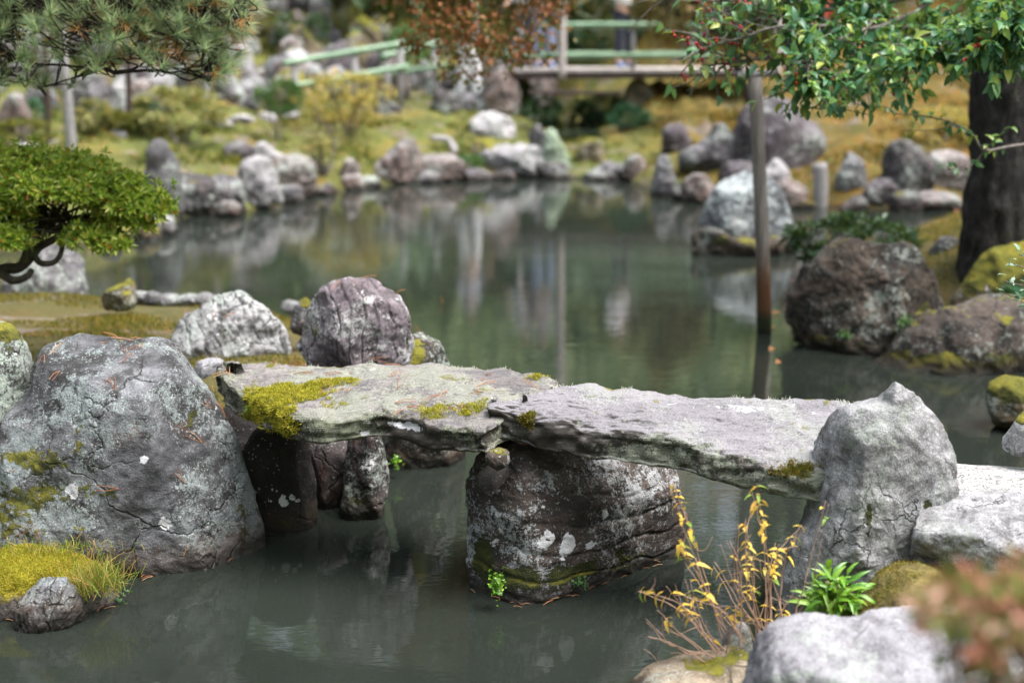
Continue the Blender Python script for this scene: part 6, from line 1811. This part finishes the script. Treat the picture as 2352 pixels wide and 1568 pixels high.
for msk, mt, lab in ((~sel, M_gc_l, 'low green and gold moss plants over the far left slopes'), (sel, M_gc_r, 'low rust and gold moss plants over the far right slope')):
    m = int(msk.sum())
    V, F = blades(P[msk], rng.normal(size=(m, 3)) * .6 + np.array([0, 0, 1.]), rng.uniform(.05, .13, m) * hh[msk], .03, rng, .5)
    tag(solid('ground_cover', V, F, mt, base=(0, 18, .5), smooth=False), lab, 'ground cover', kind='stuff')
# reddish haircap moss at the foot of the purple standing rock
c = W(715, 835, .47); n = 5200
P2 = c[:2] + rng.normal(size=(n, 2)) * np.array([.085, .11])
P = np.column_stack([P2, ground(P2) + .03 * np.exp(-((P2 - c[:2]) ** 2).sum(1) / .012)])
V, F = blades(P, rng.normal(size=P.shape) * .5 + np.array([0, 0, 1.]), rng.uniform(.012, .03, n), .0034, rng, .4)
tag(solid('moss_cushion', V, F, leaf_mat('moss_rust', [(0, (.10, .09, .015)), (.4, (.28, .20, .025)), (.75, (.38, .20, .03)), (1, (.34, .12, .03))], .8, .3, .2), smooth=False), 'rusty cushion of moss at the foot of the purple standing rock', 'moss', kind='stuff')

# moss bank between the rosette plant and the foreground rock
BK = [(1930, 1500), (1950, 1450), (1985, 1425), (2030, 1385), (2060, 1350), (2090, 1330), (2140, 1325), (2200, 1350), (2240, 1430), (2150, 1540), (2000, 1540)]
V, F, at2 = rock('x', '', '', BK, None, 3.86, front=.12, back=.25, N=150, M=70, p=2.6, seed=78, amp=.9, facets=0, ret=True)
bk = solid('moss_mound', V, F, mat_mound(((.05, .042, .02), (.13, .105, .035), (.24, .20, .06), (.45, .40, .34))), base=(V[:, 0].mean(), 3.86, .2))
tag(bk, 'mossy earth mound between the green rosette plant and the flat grey rock', 'mound')
P, Nn = scatter_faces(V, F, sstep(fbm(V * 9, 3), -.25, .1), .3, 9000, rng)
V2, F2 = blades(P, Nn * .8 + rng.normal(size=P.shape) * .5 + np.array([0, 0, .3]), rng.uniform(.005, .012, len(P)), .002, rng, .4)
o = solid('moss', V2, F2, M_moss_o, parent=bk, smooth=False); o['kind'] = 'stuff'

# fallen pine needles on boulder, moss and along the waterlines
dg = bpy.context.evaluated_depsgraph_get()
bpy.context.view_layer.update()
def drop(n, xr, yr, z0=3.0, skip=('pine_tree', 'holly_tree', 'azalea_bush')):
    out = []
    dg.update()
    for k in range(n):
        x, y = rng.uniform(*xr), rng.uniform(*yr)
        z = z0
        for _ in range(6):
            hit_, loc, nn, idx, ob, mtx = SC.ray_cast(dg, Vector((x, y, z)), Vector((0, 0, -1)))
            if not hit_: break
            if ob.name.split('.')[0] in ('foliage', 'needles', 'dry_needles', 'branch', 'trunk', 'moss', 'stem', 'moss_carpet', 'grass_tuft', 'crown'):
                z = loc.z - .002; continue
            out.append((np.array(loc), np.array(nn))); break
    return out
lit = drop(330, (-2.6, .2), (4.5, 7.5)) + drop(16, (-1.9, -.9), (4.6, 5.3), 1.2)
tl = []
def needle(p, nn, L):
    d = unit(np.cross(nn, rng.normal(size=3)))
    b = unit(np.cross(nn, d))
    for s in (-1, 1):
        e = p + d * L + b * s * L * rng.uniform(.02, .2) + nn * rng.uniform(.002, .012)
        tl.append(tube(np.array([p + nn * .002, (p + e) / 2 + nn * .006 + b * s * .004, e]), .0011, 4, cap=False))
for p, nn in lit:
    if p[2] < .01: continue
    needle(p, nn, rng.uniform(.05, .09))
def shoreline(key, n, jit):
    v = VERTS[key] if isinstance(key, str) else key
    v = v[np.abs(v[:, 2]) < .012]
    v = v[v[:, 1] < np.median(v[:, 1]) + .02]
    # outermost towards the camera per column
    b_ = np.round(v[:, 0] / .012).astype(int)
    S = np.array([v[b_ == q][np.argmin(v[b_ == q][:, 1])][:2] for q in np.unique(b_)])
    S = smooth_path(S, 200)
    for k in range(n):
        i = rng.randint(0, 198); t = S[i + 1] - S[i]; t /= np.linalg.norm(t)
        a = rng.normal() * .35; d = np.array([t[0] * np.cos(a) - t[1] * np.sin(a), t[0] * np.sin(a) + t[1] * np.cos(a)]) * rng.choice([-1, 1])
        p = S[i] + rng.normal(size=2) * jit; L = rng.uniform(.02, .06)
        p0 = np.array([*p, .004]); p1 = np.array([*(p + d * L), .004 + max(rng.normal() * .006, 0)])
        tl.append(tube(np.array([p0, (p0 + p1) / 2 + np.array([0, 0, .004]), p1]), .0012, 4, cap=False))
shoreline('large grey lichen covered boulder leaning at the left end of the stone bridge', 26, .016)
shoreline(V_MOUND, 24, .014)
shoreline('blocky brown boulder standing in the water as the pier of the stone bridge', 26, .016)
V, F = tubes([(a, b_, c_) for a, b_, c_ in tl])
tag(solid('pine_needle_litter', V, [F[0]], M_litter, base=(-1, 5, 0), smooth=False), 'fallen rust brown pine needles on boulders, moss and waterlines', 'litter', kind='stuff')

# fallen leaves on the water by the right bank and on the moss
rng = np.random.RandomState(131)
P = [W(1768, 722), W(1782, 752), W(1776, 800), W(1790, 830), W(1345, 1090), W(1015, 700)]
for k in range(70):
    p = W(rng.uniform(2130, 2300), rng.uniform(455, 560)); p[2] = max(gz(p[0], p[1]), 0) + .012; P.append(p)
for k in range(90):
    px, py = rng.uniform(1500, 2250), rng.uniform(215, 400); p = hit(px, py, 9); p[2] += .02; P.append(p)
for k in range(40):
    px, py = rng.uniform(200, 1150), rng.uniform(300, 400); p = hit(px, py, 9); p[2] += .02; P.append(p)
P = np.array(P); n = len(P); P[:6, 2] = .006
d = rng.normal(size=(n, 3)) * np.array([1, 1, .15])
V, F = leaves(P, d, rng.normal(size=(n, 3)) * .25 + np.array([0, 0, 1.]), rng.uniform(.05, .09, n), .6, hero=True)
tag(solid('fallen_leaves', V, F, M_maple, base=(0, 12, 0), smooth=False), 'fallen orange leaves scattered on the moss slopes and the water', 'leaves', kind='stuff')
